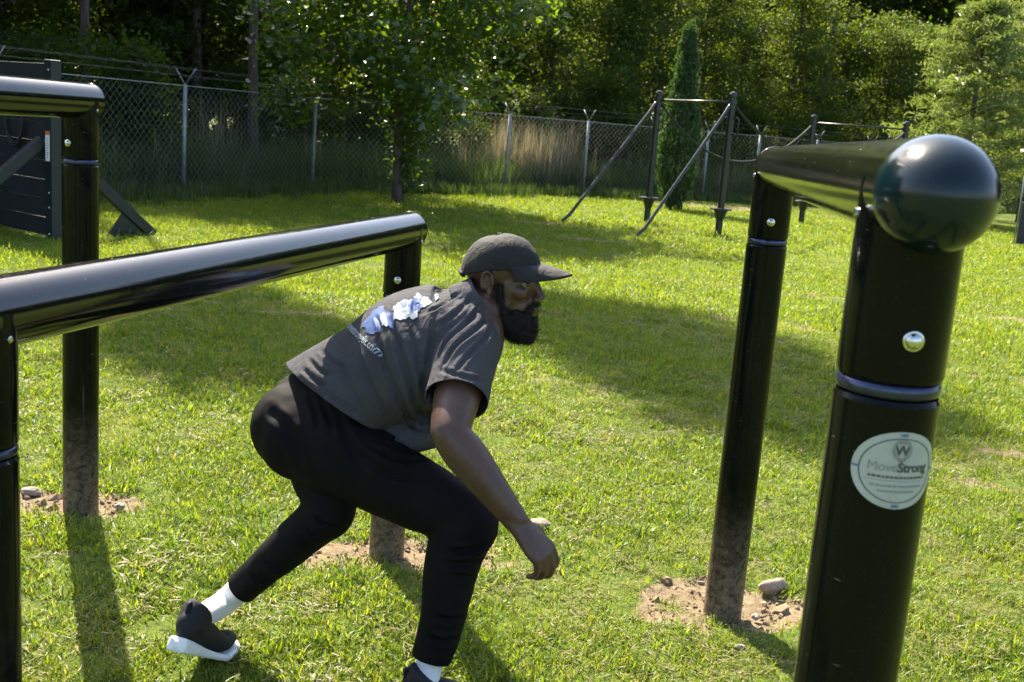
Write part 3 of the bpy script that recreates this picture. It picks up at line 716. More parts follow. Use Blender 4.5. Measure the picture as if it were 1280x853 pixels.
scatter('soil_crumbs', np.stack([cp[:, 0], cp[:, 1], gz(cp[:, 0], cp[:, 1]) - 0.010], 1), rng.uniform(0, 6.28, (nc, 3)), cs[:, None] * rng.uniform(0.6, 1.4, (nc, 3)), rng.integers(0, 3, nc), [crumb(i, M['soil_crumb']) for i in range(3)], 'loose crumbs of soil in the bare patches round the posts', 'soil')

Wp = gpt(67, 300); wd = Vector((-0.80, 0.60, 0)).normalized(); wn = Vector((-wd.y, wd.x, 0))   # wn points to the camera side
if wn.y > 0: wn = -wn
bw = empty('board_wall', Wp, 'dark board climbing wall with slate post and diagonal braces at far left', 'climbing wall')
Z = Vector((0, 0, 1)); WH = 1.80
for k in range(3):
    c = Wp + wd * (1.22 * k)
    po = MB().box(c + Z * (WH / 2 - .05), (wd, wn, Z), (0.066, 0.055, WH / 2 + .05)).build('post', M['wallpost'], bw, False, 0.008)
    for zb in (0.06, 0.33, 0.48, 1.70):
        bolt(c + wn * 0.0555 + Z * zb - wd * 0.015, wn, 0.011, po)
    f0 = c + wn * 0.055 + Z * 1.36; f1 = c + wn * 0.95 + Z * 0.02 - wd * 0.0
    for sg in (1, -1):
        f0 = c + wn * sg * 0.06 + Z * 1.0 + wd * 0.112; f1 = c + wn * sg * 1.25 + Z * 0.0 + wd * 0.112
        d = (f1 - f0).normalized(); sd = Vector(wd); up_ = d.cross(sd)
        MB().box((f0 + f1) / 2, (d, sd, up_), ((f1 - f0).length / 2, 0.04, 0.055)).build('brace', M['wallpost'], bw, False, 0.006)
        q = f1 - wn * sg * 0.10 - wd * 0.0                # foot gusset
        g_ = MB(); b0 = 0
        tri = [q + wn * sg * 0.12, q - wn * sg * 0.48, q - wn * sg * 0.20 + Z * 0.36]
        for s_ in (-0.012, 0.012):
            for t_ in tri: g_.v.append(t_ + wd * s_)
        g_.t += [(0, 1, 2), (5, 4, 3)]; g_.q += [(0, 3, 4, 1), (1, 4, 5, 2), (2, 5, 3, 0)]
        g_.build('gusset', M['wallpost'], bw, False)
nb = 9; bhh = (WH - 0.06) / nb
for bay in range(2):
    for k in range(nb):
        c = Wp + wd * (1.22 * bay + 0.61) + Z * (0.03 + bhh * (k + .5)) + wn * (0.010 + 0.004 * (k % 2))
        MB().box(c, (wd, wn, Z), (0.537, 0.019, bhh / 2 - 0.006)).build('plank', M['wallboard'], bw, False, 0.004)
# warning plate on the post
pl = MB().box(Wp + wn * 0.0570 + Z * 0.95 + wd * 0.005, (wd, wn, Z), (0.038, 0.0015, 0.150)).build('notice_plate', M['white'], bw, False)
pl['label'] = 'white notice plate with an orange header'
M['orange'] = plain('orange_print', (0.55, 0.14, 0.03), 0.5)
MB().box(Wp + wn * 0.0590 + Z * 1.080 + wd * 0.005, (wd, wn, Z), (0.038, 0.0012, 0.020)).build('plate_header', M['orange'], pl, False)
for k in range(9):
    MB().box(Wp + wn * 0.0588 + Z * (1.03 - 0.024 * k) + wd * 0.005, (wd, wn, Z), (0.024 - 0.005 * (k % 3), 0.0006, 0.004)).build('print_line', M['ink2'], pl, False)
# coiled rope hung over the boards
rc = Wp + wd * 0.62 + wn * 0.06 + Z * 1.22; mb = MB()
pp = []
for i in range(150):
    t = i / 150 * 2 * math.pi * 3.5; pp.append(rc + wd * (0.17 + 0.006 * math.sin(i * .7)) * math.cos(t) + Z * (0.29 * math.sin(t) - 0.02 * math.sin(t * .5)) + wn * (0.004 * i / 25))
ro = mb.tube(pp, 0.011, 6).build('coiled_rope', M['rope']); tag(ro, 'coil of dark rope hung on the board wall planks', 'rope')

# ================================================================ TRAINING FRAMES (back right)
def tframe(b1, b2, H_, label, braces, step=True):
    e = empty('training_frame', (b1 + b2) / 2, label, 'training frame', 'black training frames')
    ud = (b2 - b1).normalized(); side = Vector((-ud.y, ud.x, 0))
    if side.y > 0: side = -side
    for b_, br in zip((b1, b2), braces):
        po = MB().lathe(b_, Z, [(-0.1, 0.055), (0.3, 0.055), (H_ - 0.06, 0.055), (H_ - .05, 0.062), (H_ - .01, 0.062), (H_ + .02, 0.045), (H_ + 0.032, 0.0)], 20).build('post', M['frame'], e, sharp=18)
        MB().lathe(b_, Z, [(H_ - 0.16, 0.056), (H_ - 0.16, 0.075), (H_ - 0.10, 0.075), (H_ - 0.10, 0.056)], 16).build('clamp', M['frame'], po, sharp=18)
        if step:
            s_ = MB().lathe(b_, Z, [(0.44, 0.056), (0.44, 0.17), (0.447, 0.175), (0.462, 0.175), (0.468, 0.17), (0.468, 0.056)], 28)
            s_.build('step_plate', M['frame'], e, sharp=18)
            MB().lathe(b_, Z, [(0.27, 0.056), (0.44, 0.115), (0.4405, 0.056)], 20).build('step_cone', M['frame'], e, sharp=18)
        for sg in (-1, 1):               # loop handles
            c = b_ + ud * sg * 0.055 + Z * (H_ - 0.50); o_ = ud * sg
            pth = [c + Z * .13, c + o_ * .10 + Z * .13, c + o_ * .135 + Z * .10, c + o_ * .135 - Z * .10, c + o_ * .10 - Z * .13, c - Z * .13]
            MB().tube(pth, 0.0125, 8).build('loop_handle', M['frame'], e)
        if br is not None:
            top = b_ + Z * (H_ - 0.14); d = (br - top)
            k1 = top + d * 0.0 ; pth = [b_ + Z * (H_ - .13), top + d * 0.04 + Z * 0.02, top + d * 0.10, top + d * 0.5, top + d * 0.93, br + Z * .05 + d * -0.004, br - Z * .06]
            MB().tube(pth, 0.027, 12).build('brace', M['brace'], e)
    MB().tube([b1 + Z * (H_ - .13), b2 + Z * (H_ - .13)], 0.018, 10).build('crossbar', M['frame'], e)
    return e
M['brace'] = plain('worn_steel_tube', (0.045, 0.05, 0.055), 0.22, 0.7, 0.25, 20)
w1, w2 = gpt(897, 297), gpt(808, 280)
f1 = tframe(w2, w1, 2.26, 'black two-post training frame with slanting braces, nearest the lawn', (gpt(703, 280), gpt(797, 298)))
w3, w4 = gpt(1001, 280), gpt(1001, 280) + Vector((1.75, -0.30, 0))
f2 = tframe(w3, w4, 2.15, 'black two-post training frame without braces, farther back', (None, None))
def slack(a, b_, sag, n=18): return [a.lerp(b_, t) - Z * sag * 4 * t * (1 - t) for t in np.linspace(0, 1, n)]
t1, t2, t3 = w2 + Z * 2.08, w1 + Z * 2.08, w3 + Z * 1.95
for a_, b_, sg, lb in ((t1, t3, 0.85, 'slack black rope slung from the left post of the braced frame'), (t2, w4 + Z * 1.95, 0.8, 'slack black rope slung from the right post of the braced frame')):
    dh = (b_ - a_).normalized()
    ro = MB().tube(slack(a_ + dh * .06, b_ - dh * .06, sg), 0.022, 8).build('slack_rope', M['rope']); tag(ro, lb, 'rope', 'ropes between the frames')
# station at the right edge of the picture
k0 = Vector((at(1267, 283, 21).x, 21, 0)); ke = empty('shelter_frame', k0, 'small white-topped frame with a slate panel at the far right edge', 'training station')
kd = Vector((1, 0.12, 0)).normalized(); kn = Vector((kd.y, -kd.x, 0))
for q in (0.06, 1.5):
    MB().tube([k0 + kd * q - Z * .05, k0 + kd * q + Z * 1.75], 0.014, 8).build('post', M['zinc'], ke)
MB().box(k0 + kd * 0.78 + Z * 1.775, (kd, kn, Z), (0.80, 0.16, 0.022)).build('top_plate', M['white'], ke, False, .004)
MB().box(k0 + kd * 0.82 + Z * 0.42 , (kd, kn, Z), (0.72, 0.03, 0.40)).build('panel', M['wallpost'], ke, False, .01)

# ================================================================ STONES
M['stone'] = plain('pale_stone', (0.30, 0.25, 0.20), 0.9, 0, 0.35, 40, bmp=0.5)
M['wood_chunk'] = plain('weathered_chunk', (0.27, 0.20, 0.15), 0.9, 0, 0.35, 50, bmp=0.5)
def stone(px, py, r3, seed, label, mat='stone', rz=0.0, nm='stone'):
    p = gpt(px, py); bm = bmesh.new(); bmesh.ops.create_icosphere(bm, subdivisions=3, radius=1)
    for v in bm.verts:
        n = noise.noise(v.co * 1.3 + Vector((seed * 7.1, 0, 0))) * 0.35 + noise.noise(v.co * 3.5 + Vector((seed, 3, 1))) * 0.12
        v.co = v.co * (1 + n); v.co = Vector((v.co.x * r3[0], v.co.y * r3[1], v.co.z * r3[2]))
    bmesh.ops.rotate(bm, verts=bm.verts, cent=(0, 0, 0), matrix=Matrix.Rotation(rz, 3, 'Z'))
    me = bpy.data.meshes.new(nm); bm.to_mesh(me); bm.free()
    me.polygons.foreach_set('use_smooth', np.ones(len(me.polygons), bool))
    o = mobj(nm, me, M[mat]); o.location = (p.x, p.y, float(gz(p.x, p.y)) + r3[2] * 0.45)
    tag(o, label, 'stone', 'stones in the bare earth'); return o
stone(40, 616, (0.040, 0.025, 0.016), 1, 'flat pale stone in the bare earth left of the far left post')
stone(150, 637, (0.020, 0.016, 0.014), 2, 'small grey stone just right of the far left post')
stone(966, 738, (0.062, 0.026, 0.030), 3, 'long brown stone behind the foot of the right hurdle post', 'wood_chunk', 0.65)
stone(924, 812, (0.016, 0.012, 0.010), 4, 'tiny pale pebble in the grass in front of the right hurdle post')
stone(945, 772, (0.014, 0.012, 0.010), 5, 'small pebble in the bare earth right of the right hurdle post')
stone(672, 660, (0.050, 0.03, 0.026), 6, 'mound of dry earth beyond the man\'s hand', 'wood_chunk', 0.2, 'earth_clod')
# ================================================================ PERSON
def spline(P_, n):
    """Catmull-Rom through rows of P_ -> n rows"""
    P_ = np.asarray(P_, float); k = len(P_); out = []
    for t in np.linspace(0, k - 1, n):
        i = min(int(t), k - 2); u = t - i
        p0, p1, p2, p3 = P_[max(i - 1, 0)], P_[i], P_[i + 1], P_[min(i + 2, k - 1)]
        out.append(0.5 * ((2 * p1) + (-p0 + p2) * u + (2 * p0 - 5 * p1 + 4 * p2 - p3) * u ** 2 + (-p0 + 3 * p1 - 3 * p2 + p3) * u ** 3))
    return np.array(out)
class Vol:
    """closed lofts and ellipsoids, later fused into one skin"""
    def __init__(s): s.v = []; s.q = []; s.t = []
    def loft(s, pts_, radii, lat=None, n=24, rings=None, cap=0.6):
        pts_ = [Vector(p) for p in pts_]; k = len(pts_)
        rad = [(r, r) if not hasattr(r, '__len__') else tuple(r) for r in radii]
        lat = [Vector(lat)] * k if lat is not None and not isinstance(lat, list) else lat
        rows = [list(p) + list(r) + (list(lat[i]) if lat else [0, 0, 0]) for i, (p, r) in enumerate(zip(pts_, rad))]
        rows = spline(rows, rings or (k - 1) * 7 + 1); m_ = len(rows); b0 = len(s.v); A = None; ends = []
        for i, row in enumerate(rows):
            p = Vector(row[:3]); d = Vector(rows[min(i + 1, m_ - 1)][:3]) - Vector(rows[max(i - 1, 0)][:3]); d.normalize()
            if lat: a = Vector(row[5:8])
            else: a = A if A is not None else frame(d)[0]
            a = (a - d * a.dot(d)).normalized(); b_ = d.cross(a); A = a
            for j in range(n):
                t = 2 * math.pi * j / n; s.v.append(p + a * (math.cos(t) * row[3]) + b_ * (math.sin(t) * row[4]))
            ends.append((p, d, max(row[3], row[4]), min(row[3], row[4])))
        for i in range(m_ - 1):
            for j in range(n):
                j2 = (j + 1) % n; s.q.append((b0 + i * n + j, b0 + i * n + j2, b0 + (i + 1) * n + j2, b0 + (i + 1) * n + j))
        for i, sg in ((0, -1), (m_ - 1, 1)):
            p, d, r, rs = ends[i]
            prev = [b0 + i * n + j for j in range(n)]
            if cap > 0:                  # rounded end: two shrinking rings
                for f, h in ((0.80, 0.55), (0.45, 0.88)):
                    nb_ = len(s.v); ring = [p + (s.v[b0 + i * n + j] - p) * f + d * (sg * rs * cap * h) for j in range(n)]; s.v += ring
                    for j in range(n):
                        j2 = (j + 1) % n; q = (prev[j], prev[j2], nb_ + j2, nb_ + j); s.q.append(q if sg > 0 else q[::-1])
                    prev = [nb_ + j for j in range(n)]
            s.v.append(p + d * (sg * rs * cap)); c = len(s.v) - 1
            for j in range(n):
                j2 = (j + 1) % n; f_ = (prev[j], prev[j2], c); s.t.append(f_ if sg > 0 else f_[::-1])
        return s
    def ell(s, c, r, ax=None, n=20):
        c = Vector(c); X, Y, Zx = [Vector(a) for a in (ax or ((1, 0, 0), (0, 1, 0), (0, 0, 1)))]; b0 = len(s.v); m_ = n // 2
        for i in range(1, m_):
            ph = math.pi * i / m_
            for j in range(n):
                t = 2 * math.pi * j / n
                s.v.append(c + X * (r[0] * math.sin(ph) * math.cos(t)) + Y * (r[1] * math.sin(ph) * math.sin(t)) + Zx * (r[2] * math.cos(ph)))
        for i in range(m_ - 2):
            for j in range(n):
                j2 = (j + 1) % n; s.q.append((b0 + i * n + j2, b0 + i * n + j, b0 + (i + 1) * n + j, b0 + (i + 1) * n + j2))
        s.v.append(c + Zx * r[2]); t0 = len(s.v) - 1; s.v.append(c - Zx * r[2]); t1 = len(s.v) - 1
        for j in range(n):
            j2 = (j + 1) % n; s.t.append((t0, b0 + j, b0 + j2)); s.t.append((t1, b0 + (m_ - 2) * n + j2, b0 + (m_ - 2) * n + j))
        return s
    def fuse(s, name, voxel, smooth=4, factor=0.5):
        me = np_mesh(name, np.array([tuple(p) for p in s.v]), [s.q, s.t])
        o = bpy.data.objects.new(name, me); COL.objects.link(o)
        r = o.modifiers.new('r', 'REMESH'); r.mode = 'VOXEL'; r.voxel_size = voxel; r.use_smooth_shade = True
        sm = o.modifiers.new('s', 'SMOOTH'); sm.factor = factor; sm.iterations = smooth
        dg = bpy.context.evaluated_depsgraph_get(); out = bpy.data.meshes.new_from_object(o.evaluated_get(dg))
        bpy.data.objects.remove(o); out.name = name
        out.polygons.foreach_set('use_smooth', np.ones(len(out.polygons), bool)); return out
def co_of(me):
    a = np.empty(len(me.vertices) * 3, np.float32); me.vertices.foreach_get('co', a); return a.reshape(-1, 3).astype(float)
def no_of(me):
    a = np.empty(len(me.vertices) * 3, np.float32); me.vertices.foreach_get('normal', a); return a.reshape(-1, 3).astype(float)
def set_co(me, c): me.vertices.foreach_set('co', c.astype(np.float32).ravel()); me.update()
def on_surf(me, px, py):
    bv = BVHTree.FromPolygons([v.co for v in me.vertices], [tuple(p.vertices) for p in me.polygons])
    return bv
def creases(me, strokes, noise_amp=0.0, noise_f=9.0, stretch=None):
    """press folds into cloth: strokes = [(pixel points, width, depth)], each laid on the surface where it is seen"""
    bv = BVHTree.FromPolygons([v.co for v in me.vertices], [tuple(p.vertices) for p in me.polygons])
    C = co_of(me); Nn = no_of(me); disp = np.zeros(len(C))
    for pxs, wd_, dp in strokes:
        pl_ = []
        for (px, py) in spline(pxs, max(4, 5 * (len(pxs) - 1))):
            h = bv.ray_cast(CAM, ray(px, py).normalized())[0]
            if h is not None: pl_.append(np.array(h))
        if len(pl_) < 2: continue
        best = np.full(len(C), 9.0); side = np.zeros(len(C)); tt = np.zeros(len(C))
        for i in range(len(pl_) - 1):
            a, b_ = pl_[i], pl_[i + 1]; ab = b_ - a; t = np.clip(((C - a) @ ab) / (ab @ ab + 1e-12), 0, 1)
            d = np.linalg.norm(C - a - t[:, None] * ab, axis=1); u = d < best; best[u] = d[u]; tt[u] = ((i + t) / (len(pl_) - 1))[u]
        taper = np.clip(np.sin(np.pi * np.clip(tt, 0.03, 0.97)) * 1.6, 0, 1)
        x = best / wd_
        disp += taper * dp * (-np.exp(-x ** 2) + 0.55 * np.exp(-((x - 1.7) / 0.75) ** 2))
    if noise_amp:
        st = np.array(stretch if stretch is not None else (1, 1, 1))
        disp += noise_amp * np.array([noise.noise(Vector(p * st * noise_f)) + 0.5 * noise.noise(Vector(p * st * noise_f * 2.3)) for p in C])
    set_co(me, C + Nn * disp[:, None]); return me

def cut(me, planes, thick=0.0):
    """open the garment: trim everything past each plane within a radius, leaving a clean hem"""
    bm = bmesh.new(); bm.from_mesh(me)
    for c, nrm, rad in planes:
        c = Vector(c); nrm = Vector(nrm).normalized()
        vs = set(v for v in bm.verts if (v.co - c).length < rad)
        fs = [f for f in bm.faces if all(v in vs for v in f.verts)]; es = list({e for f in fs for e in f.edges}); vv = list({v for f in fs for v in f.verts})
        r = bmesh.ops.bisect_plane(bm, geom=vv + es + fs, plane_co=c, plane_no=nrm, dist=0.0004)
        dead = [f for f in bm.faces if (f.calc_center_median() - c).length < rad and (f.calc_center_median() - c).dot(nrm) > 0.0002]
        bmesh.ops.delete(bm, geom=dead, context='FACES')
    bm.to_mesh(me); bm.free(); me.update(); return me
def hemmed(o, t):
    sd = o.modifiers.new('thickness', 'SOLIDIFY'); sd.thickness = t; sd.offset = -1; return o
PB_ = dict(hipR=(398, 548, 2.80), hipL=(388, 512, 2.98), kneeR=(588, 652, 2.63), ankR=(538, 826, 2.57), kneeL=(414, 637, 2.77), ankL=(281, 753, 2.88),
           pel=(392, 522, 2.89), waist=(447, 482, 2.87), chest=(525, 438, 2.85), uchest=(578, 415, 2.84), C7=(603, 378, 2.84),
           shR=(583, 442, 2.705), elR=(562, 542, 2.50), wrR=(648, 655, 2.46), shL=(562, 398, 3.02), elL=(490, 470, 3.16), wrL=(450, 520, 3.05))
J = {k: at(*v) for k, v in PB_.items()}
latT = Vector((0.22, -0.92, -0.33)).normalized()       # towards his right, rolled so that the back shows
latP = (J['hipR'] - J['hipL']).normalized()
# ---- head frame
fwdH = Vector((0.955, -0.27, 0.02)).normalized(); upH = Vector((0.0, -0.03, 1)); upH = (upH - fwdH * upH.dot(fwdH)).normalized(); lefH = upH.cross(fwdH)
HC = at(613, 355, 2.80) + lefH * 0.072               # mid-point between the ears, from the near ear
def hp(x, y, z): return HC + fwdH * x + lefH * y + upH * z
HAX = (fwdH, lefH, upH)
person = empty('person', Vector((-0.45, 2.8, 0)), 'crouching man in dark cap, charcoal t-shirt and black trousers between the hurdles', 'person')

# ---- body: one continuous skin
B = Vol()
B.ell(hp(0.0, 0, 0.038), (0.097, 0.075, 0.074), HAX, 28); B.ell(hp(0.062, 0, 0.0), (0.040, 0.050, 0.045), HAX, 18)
B.ell(hp(0.035, 0, -0.010), (0.063, 0.066, 0.085), HAX, 24)
B.ell(hp(0.045, 0, -0.062), (0.052, 0.052, 0.055), HAX); B.ell(hp(0.080, 0, -0.108), (0.022, 0.026, 0.020), HAX)
B.ell(hp(0.088, 0, 0.024), (0.012, 0.050, 0.012), HAX); B.ell(hp(0.096, 0, -0.052), (0.015, 0.018, 0.014), HAX, 14)
for sg in (1, -1):
    B.ell(hp(0.066, sg * 0.043, -0.020), (0.026, 0.020, 0.022), HAX)
    B.ell(hp(0.110, sg * 0.014, -0.040), (0.012, 0.009, 0.009), HAX, 12)
    B.ell(hp(0.020, sg * 0.060, -0.060), (0.028, 0.012, 0.035), HAX, 14)
    # ear: plate and rolled rim
    B.ell(hp(-0.004, sg * 0.078, 0.002), (0.016, 0.0055, 0.027), HAX, 14)
    rim = [hp(0.010 * math.cos(t) * 1.5 - 0.005, sg * (0.083 + 0.006 * (math.cos(t) < 0.3)), 0.006 + 0.027 * math.sin(t)) for t in np.linspace(-0.2, 3.9, 9)]
    B.loft(rim, [0.0045] * 9, n=8); B.ell(hp(-0.001, sg * 0.081, -0.024), (0.0085, 0.005, 0.009), HAX, 10)
    B.ell(hp(0.0880, sg * 0.033, 0.0105), (0.010, 0.017, 0.0055), HAX, 12); B.ell(hp(0.0845, sg * 0.033, -0.0095), (0.010, 0.016, 0.005), HAX, 12)
B.loft([hp(0.092, 0, 0.018), hp(0.106, 0, -0.012), hp(0.119, 0, -0.036)], [0.010, 0.012, 0.0135], n=12)
B.ell(hp(0.101, 0, -0.066), (0.0135, 0.024, 0.0080), HAX, 14); B.ell(hp(0.098, 0, -0.081), (0.0135, 0.021, 0.0090), HAX, 14)
B.loft([J['C7'] - Vector((0.07, 0, 0.10)), J['C7'] + Vector((-0.02, 0, -0.035)), hp(-0.022, 0, -0.085), hp(-0.015, 0, -0.02)], [(0.07, 0.055), (0.064, 0.060), (0.060, 0.062), (0.058, 0.06)], lefH)
B.loft([J['pel'], J['waist'], J['chest'], J['uchest'], J['C7']], [(0.15, 0.115), (0.150, 0.11), (0.175, 0.125), (0.17, 0.11), (0.08, 0.06)], [latP, latT, latT, latT, latT])
for s_ in 'RL':
    B.loft([J['hip' + s_], J['hip' + s_].lerp(J['knee' + s_], .5), J['knee' + s_], J['knee' + s_].lerp(J['ank' + s_], .35), J['ank' + s_]], [0.080, 0.070, 0.046, 0.042, 0.028])
    B.ell(J['sh' + s_], (0.062, 0.062, 0.062), n=16)
    dU = J['el' + s_] - J['sh' + s_]; dF = J['wr' + s_] - J['el' + s_]
    B.loft([J['sh' + s_], J['sh' + s_] + dU * .45, J['el' + s_] - dU * 0.08, J['el' + s_] + dF * .06, J['el' + s_] + dF * .28, J['el' + s_] + dF * .7, J['wr' + s_]],
           [0.060, 0.060, 0.049, 0.0475, 0.050, 0.038, (0.031, 0.024)], latT if s_ == 'L' else Vector((0.3, -0.2, 0.5)), rings=36)
# hands
def hand(W_, a, n_, s_):
    """a: wrist->knuckles, n_: back of the hand, s_: towards the thumb"""
    a = a.normalized(); n_ = (n_ - a * n_.dot(a)).normalized(); s_ = (s_ - a * s_.dot(a) - n_ * s_.dot(n_)).normalized()
    B.loft([W_ - a * 0.02, W_ + a * 0.025, W_ + a * 0.065, W_ + a * 0.098], [(0.030, 0.022), (0.034, 0.021), (0.042, 0.019), (0.041, 0.0145)], s_)
    for i, (off, l, r) in enumerate(((0.031, 0.086, 0.0096), (0.0105, 0.096, 0.0100), (-0.0105, 0.089, 0.0096), (-0.031, 0.071, 0.0087))):
        p = W_ + a * (0.098 - 0.004 * abs(i - 1)) + s_ * off + n_ * 0.002; curl = [0.52 + 0.07 * i, 1.15 + 0.08 * i, 1.75 + 0.08 * i]; pts_ = [p - a * 0.02, p]; seg = (0.46, 0.30, 0.24)
        for c, sgm in zip(curl, seg): p = p + (a * math.cos(c) - n_ * math.sin(c)) * (l * sgm) + s_ * (off * 0.04); pts_.append(p)
        B.loft(pts_, [r * 1.05, r * 1.12, r * 1.0, r * 0.93, r * 0.78], n=12, rings=22)
    p = W_ + a * 0.022 + s_ * 0.030 - n_ * 0.008
    B.loft([p - s_ * 0.012, p + s_ * 0.014 + a * 0.020 - n_ * .006, p + s_ * 0.020 + a * 0.050 - n_ * 0.018, p + s_ * 0.012 + a * 0.074 - n_ * 0.032], [0.0150, 0.0135, 0.0108, 0.0085], n=12, rings=18)
hand(J['wrR'], at(688, 704, 2.44) - J['wrR'], Vector((0.66, -0.62, 0.42)), Vector((0.62, 0.75, 0.1)))
hand(J['wrL'], J['wrL'] - J['elL'] + Vector((0, 0, -.1)), Vector((-0.3, 0.9, 0.2)), Vector((0.5, 0, -0.6)))
m, N, L, b = mat_new('brown_skin')
Pn = pos(N); f = ntex(N, L, 60, 5, 0.65, Pn); f2 = ntex(N, L, 9, 3, 0.5, Pn)
L.new(ramp(N, L, math_n(N, L, 'ADD', math_n(N, L, 'MULTIPLY', f, 0.5), math_n(N, L, 'MULTIPLY', f2, 0.5)), [(0.35, (0.055, 0.027, 0.018)), (0.65, (0.095, 0.048, 0.033))]), b.inputs['Base Color'])
b.inputs['Roughness'].default_value = 0.42; b.inputs['Specular IOR Level'].default_value = 0.45
b.inputs['Subsurface Weight'].default_value = 0.12; b.inputs['Subsurface Radius'].default_value = (0.012, 0.004, 0.002); b.inputs['Subsurface Scale'].default_value = 0.5
bump(N, L, b, ntex(N, L, 260, 3, 0.6, Pn), 0.18, 0.002); M['skin'] = m
body = mobj('body', B.fuse('body', 0.0040, 3), M['skin'], person)
# eyes
M['eye'] = plain('eye_white', (0.20, 0.17, 0.155), 0.15, 0, 0.03); M['iris'] = plain('dark_iris', (0.018, 0.010, 0.007), 0.1, 0, 0.1)
for sg in (1, -1):
    c = hp(0.0815, sg * 0.0335, 0.0010); eo = bm_obj('eye', (lambda bm: (bmesh.ops.create_uvsphere(bm, u_segments=20, v_segments=14, radius=0.0128, matrix=Matrix.Translation(c)), bm)[1])(bmesh.new()), M['eye'], body, True)
    look = (fwdH - lefH * (0.15 if sg > 0 else 0.55) + upH * 0.05).normalized()
    MB().lathe(c, look, [(0.0109, 0.0069), (0.0129, 0.0038), (0.0133, 0.0)], 16).build('iris', M['iris'], body)
# brows
M['hair'] = plain('black_hair', (0.010, 0.008, 0.007), 0.75, 0, 0.4, 200, 0.25, 0.6)
def strands(bvsrc, n, ln, wd_, seed, gravity, filt=None):
    """short hairs rooted on a mesh"""
    r = np.random.default_rng(seed); C = co_of(bvsrc); Nn = no_of(bvsrc); ids_ = r.integers(0, len(C), n); V = []; T3 = []
    for i in ids_:
        p, d = C[i], Nn[i]
        if filt and not filt(p): continue
        d = d * 0.55 + np.array(gravity) + r.normal(0, 0.35, 3); d /= np.linalg.norm(d) + 1e-9; s_ = np.cross(d, r.normal(0, 1, 3)); s_ /= np.linalg.norm(s_) + 1e-9
        l = ln * r.uniform(0.5, 1.2); b0 = len(V); p = p - Nn[i] * 0.002; k = p + d * l * .55; d2 = d + r.normal(0, .45, 3); e = k + d2 / np.linalg.norm(d2) * l * .45
        V += [p - s_ * wd_, p + s_ * wd_, k + s_ * wd_ * .7, k - s_ * wd_ * .7, e]; T3 += [(b0, b0 + 1, b0 + 2), (b0, b0 + 2, b0 + 3), (b0 + 3, b0 + 2, b0 + 4)]
    return V, T3
# beard
Bd = Vol()
for sg in (1, -1):
    Bd.loft([hp(0.026, sg * 0.070, 0.000), hp(0.026, sg * 0.068, -0.042), hp(0.038, sg * 0.062, -0.088), hp(0.060, sg * 0.045, -0.122), hp(0.086, sg * 0.018, -0.135)], [(0.008, 0.005), (0.014, 0.007), (0.021, 0.012), (0.025, 0.018), (0.025, 0.021)], [fwdH] * 5)
    Bd.loft([hp(0.108, sg * 0.002, -0.054), hp(0.104, sg * 0.018, -0.056), hp(0.096, sg * 0.031, -0.070), hp(0.092, sg * 0.033, -0.095), hp(0.086, sg * 0.026, -0.122)], [0.0055, 0.0065, 0.008, 0.011, 0.018], n=12)
    Bd.ell(hp(0.064, sg * 0.042, -0.094), (0.030, 0.019, 0.030), HAX, 16)
Bd.ell(hp(0.064, 0, -0.130), (0.046, 0.046, 0.032), HAX); Bd.ell(hp(0.082, 0, -0.143), (0.028, 0.032, 0.020), HAX); Bd.ell(hp(0.099, 0, -0.107), (0.014, 0.022, 0.014), HAX, 14)
bme = Bd.fuse('beard', 0.0035, 4); C = co_of(bme); Nn = no_of(bme)
set_co(bme, C + Nn * np.array([0.0035 * noise.noise(Vector(p * 90)) + 0.003 * noise.noise(Vector(p * 210)) for p in C])[:, None])
sv, st_ = strands(bme, 9000, 0.015, 0.00036, 3, (upH * -0.55 + fwdH * 0.15)[:])
beard = mobj('beard', bme, M['hair'], body)
mobj('beard_hair', np_mesh('beard_hair', np.array(sv), st_), M['hair'], beard)
for sg in (1, -1):
    Bv = Vol(); Bv.loft([hp(0.100, sg * 0.012, 0.023), hp(0.098, sg * 0.028, 0.027), hp(0.086, sg * 0.046, 0.022)], [(0.004, 0.0035), (0.0045, 0.0035), (0.002, 0.002)], n=10); mobj('eyebrow', Bv.fuse('eyebrow', 0.0018, 2), M['hair'], body)
# ---- cap
m, N, L, b = mat_new('cap_cloth'); Pn = pos(N)
L.new(ramp(N, L, ntex(N, L, 26, 4, 0.6, Pn), [(0.3, (0.006, 0.0057, 0.0055)), (0.7, (0.013, 0.012, 0.0112))]), b.inputs['Base Color']); b.inputs['Roughness'].default_value = 0.85
bump(N, L, b, math_n(N, L, 'ADD', ntex(N, L, 28, 3, 0.55, Pn, 0.8), math_n(N, L, 'MULTIPLY', ntex(N, L, 900, 2, 0.5, Pn), 0.08)), 0.5, 0.012); M['cap'] = m
nT, nP = 72, 20; V = []; Fq = []
def rimz(c): return 0.036 + 0.008 * c - 0.022 * max(0, -c)
for i in range(nP + 1):
    ph = i / nP * (math.pi / 2)
    for j in range(nT):
        t = 2 * math.pi * j / nT; c_, s_ = math.cos(t), math.sin(t); zr = rimz(c_)
        rx = 0.110 if c_ > 0 else 0.103; seam = 1 - 0.010 * math.exp(-((((t * 6 / (2 * math.pi)) + 0.5) % 1 - 0.5) / 0.05) ** 2)
        cr = math.cos(ph) ** 0.80 if ph < 1.57 else 0
        k = seam if i < nP else 1
        wv = 1 + 0.022 * noise.noise(Vector((c_ * 2, s_ * 2, ph * 2.2))) + 0.010 * noise.noise(Vector((c_ * 5, s_ * 5, ph * 5)))
        V.append(hp(rx * cr * c_ * k * wv - 0.002, 0.087 * cr * s_ * k * wv, zr + (0.121 - zr) * math.sin(ph) ** 1.05 * (1 + .02 * noise.noise(Vector((c_ * 3, s_ * 3, 5)))) + (0.004 * c_ if i < nP else 0) * math.sin(ph)))
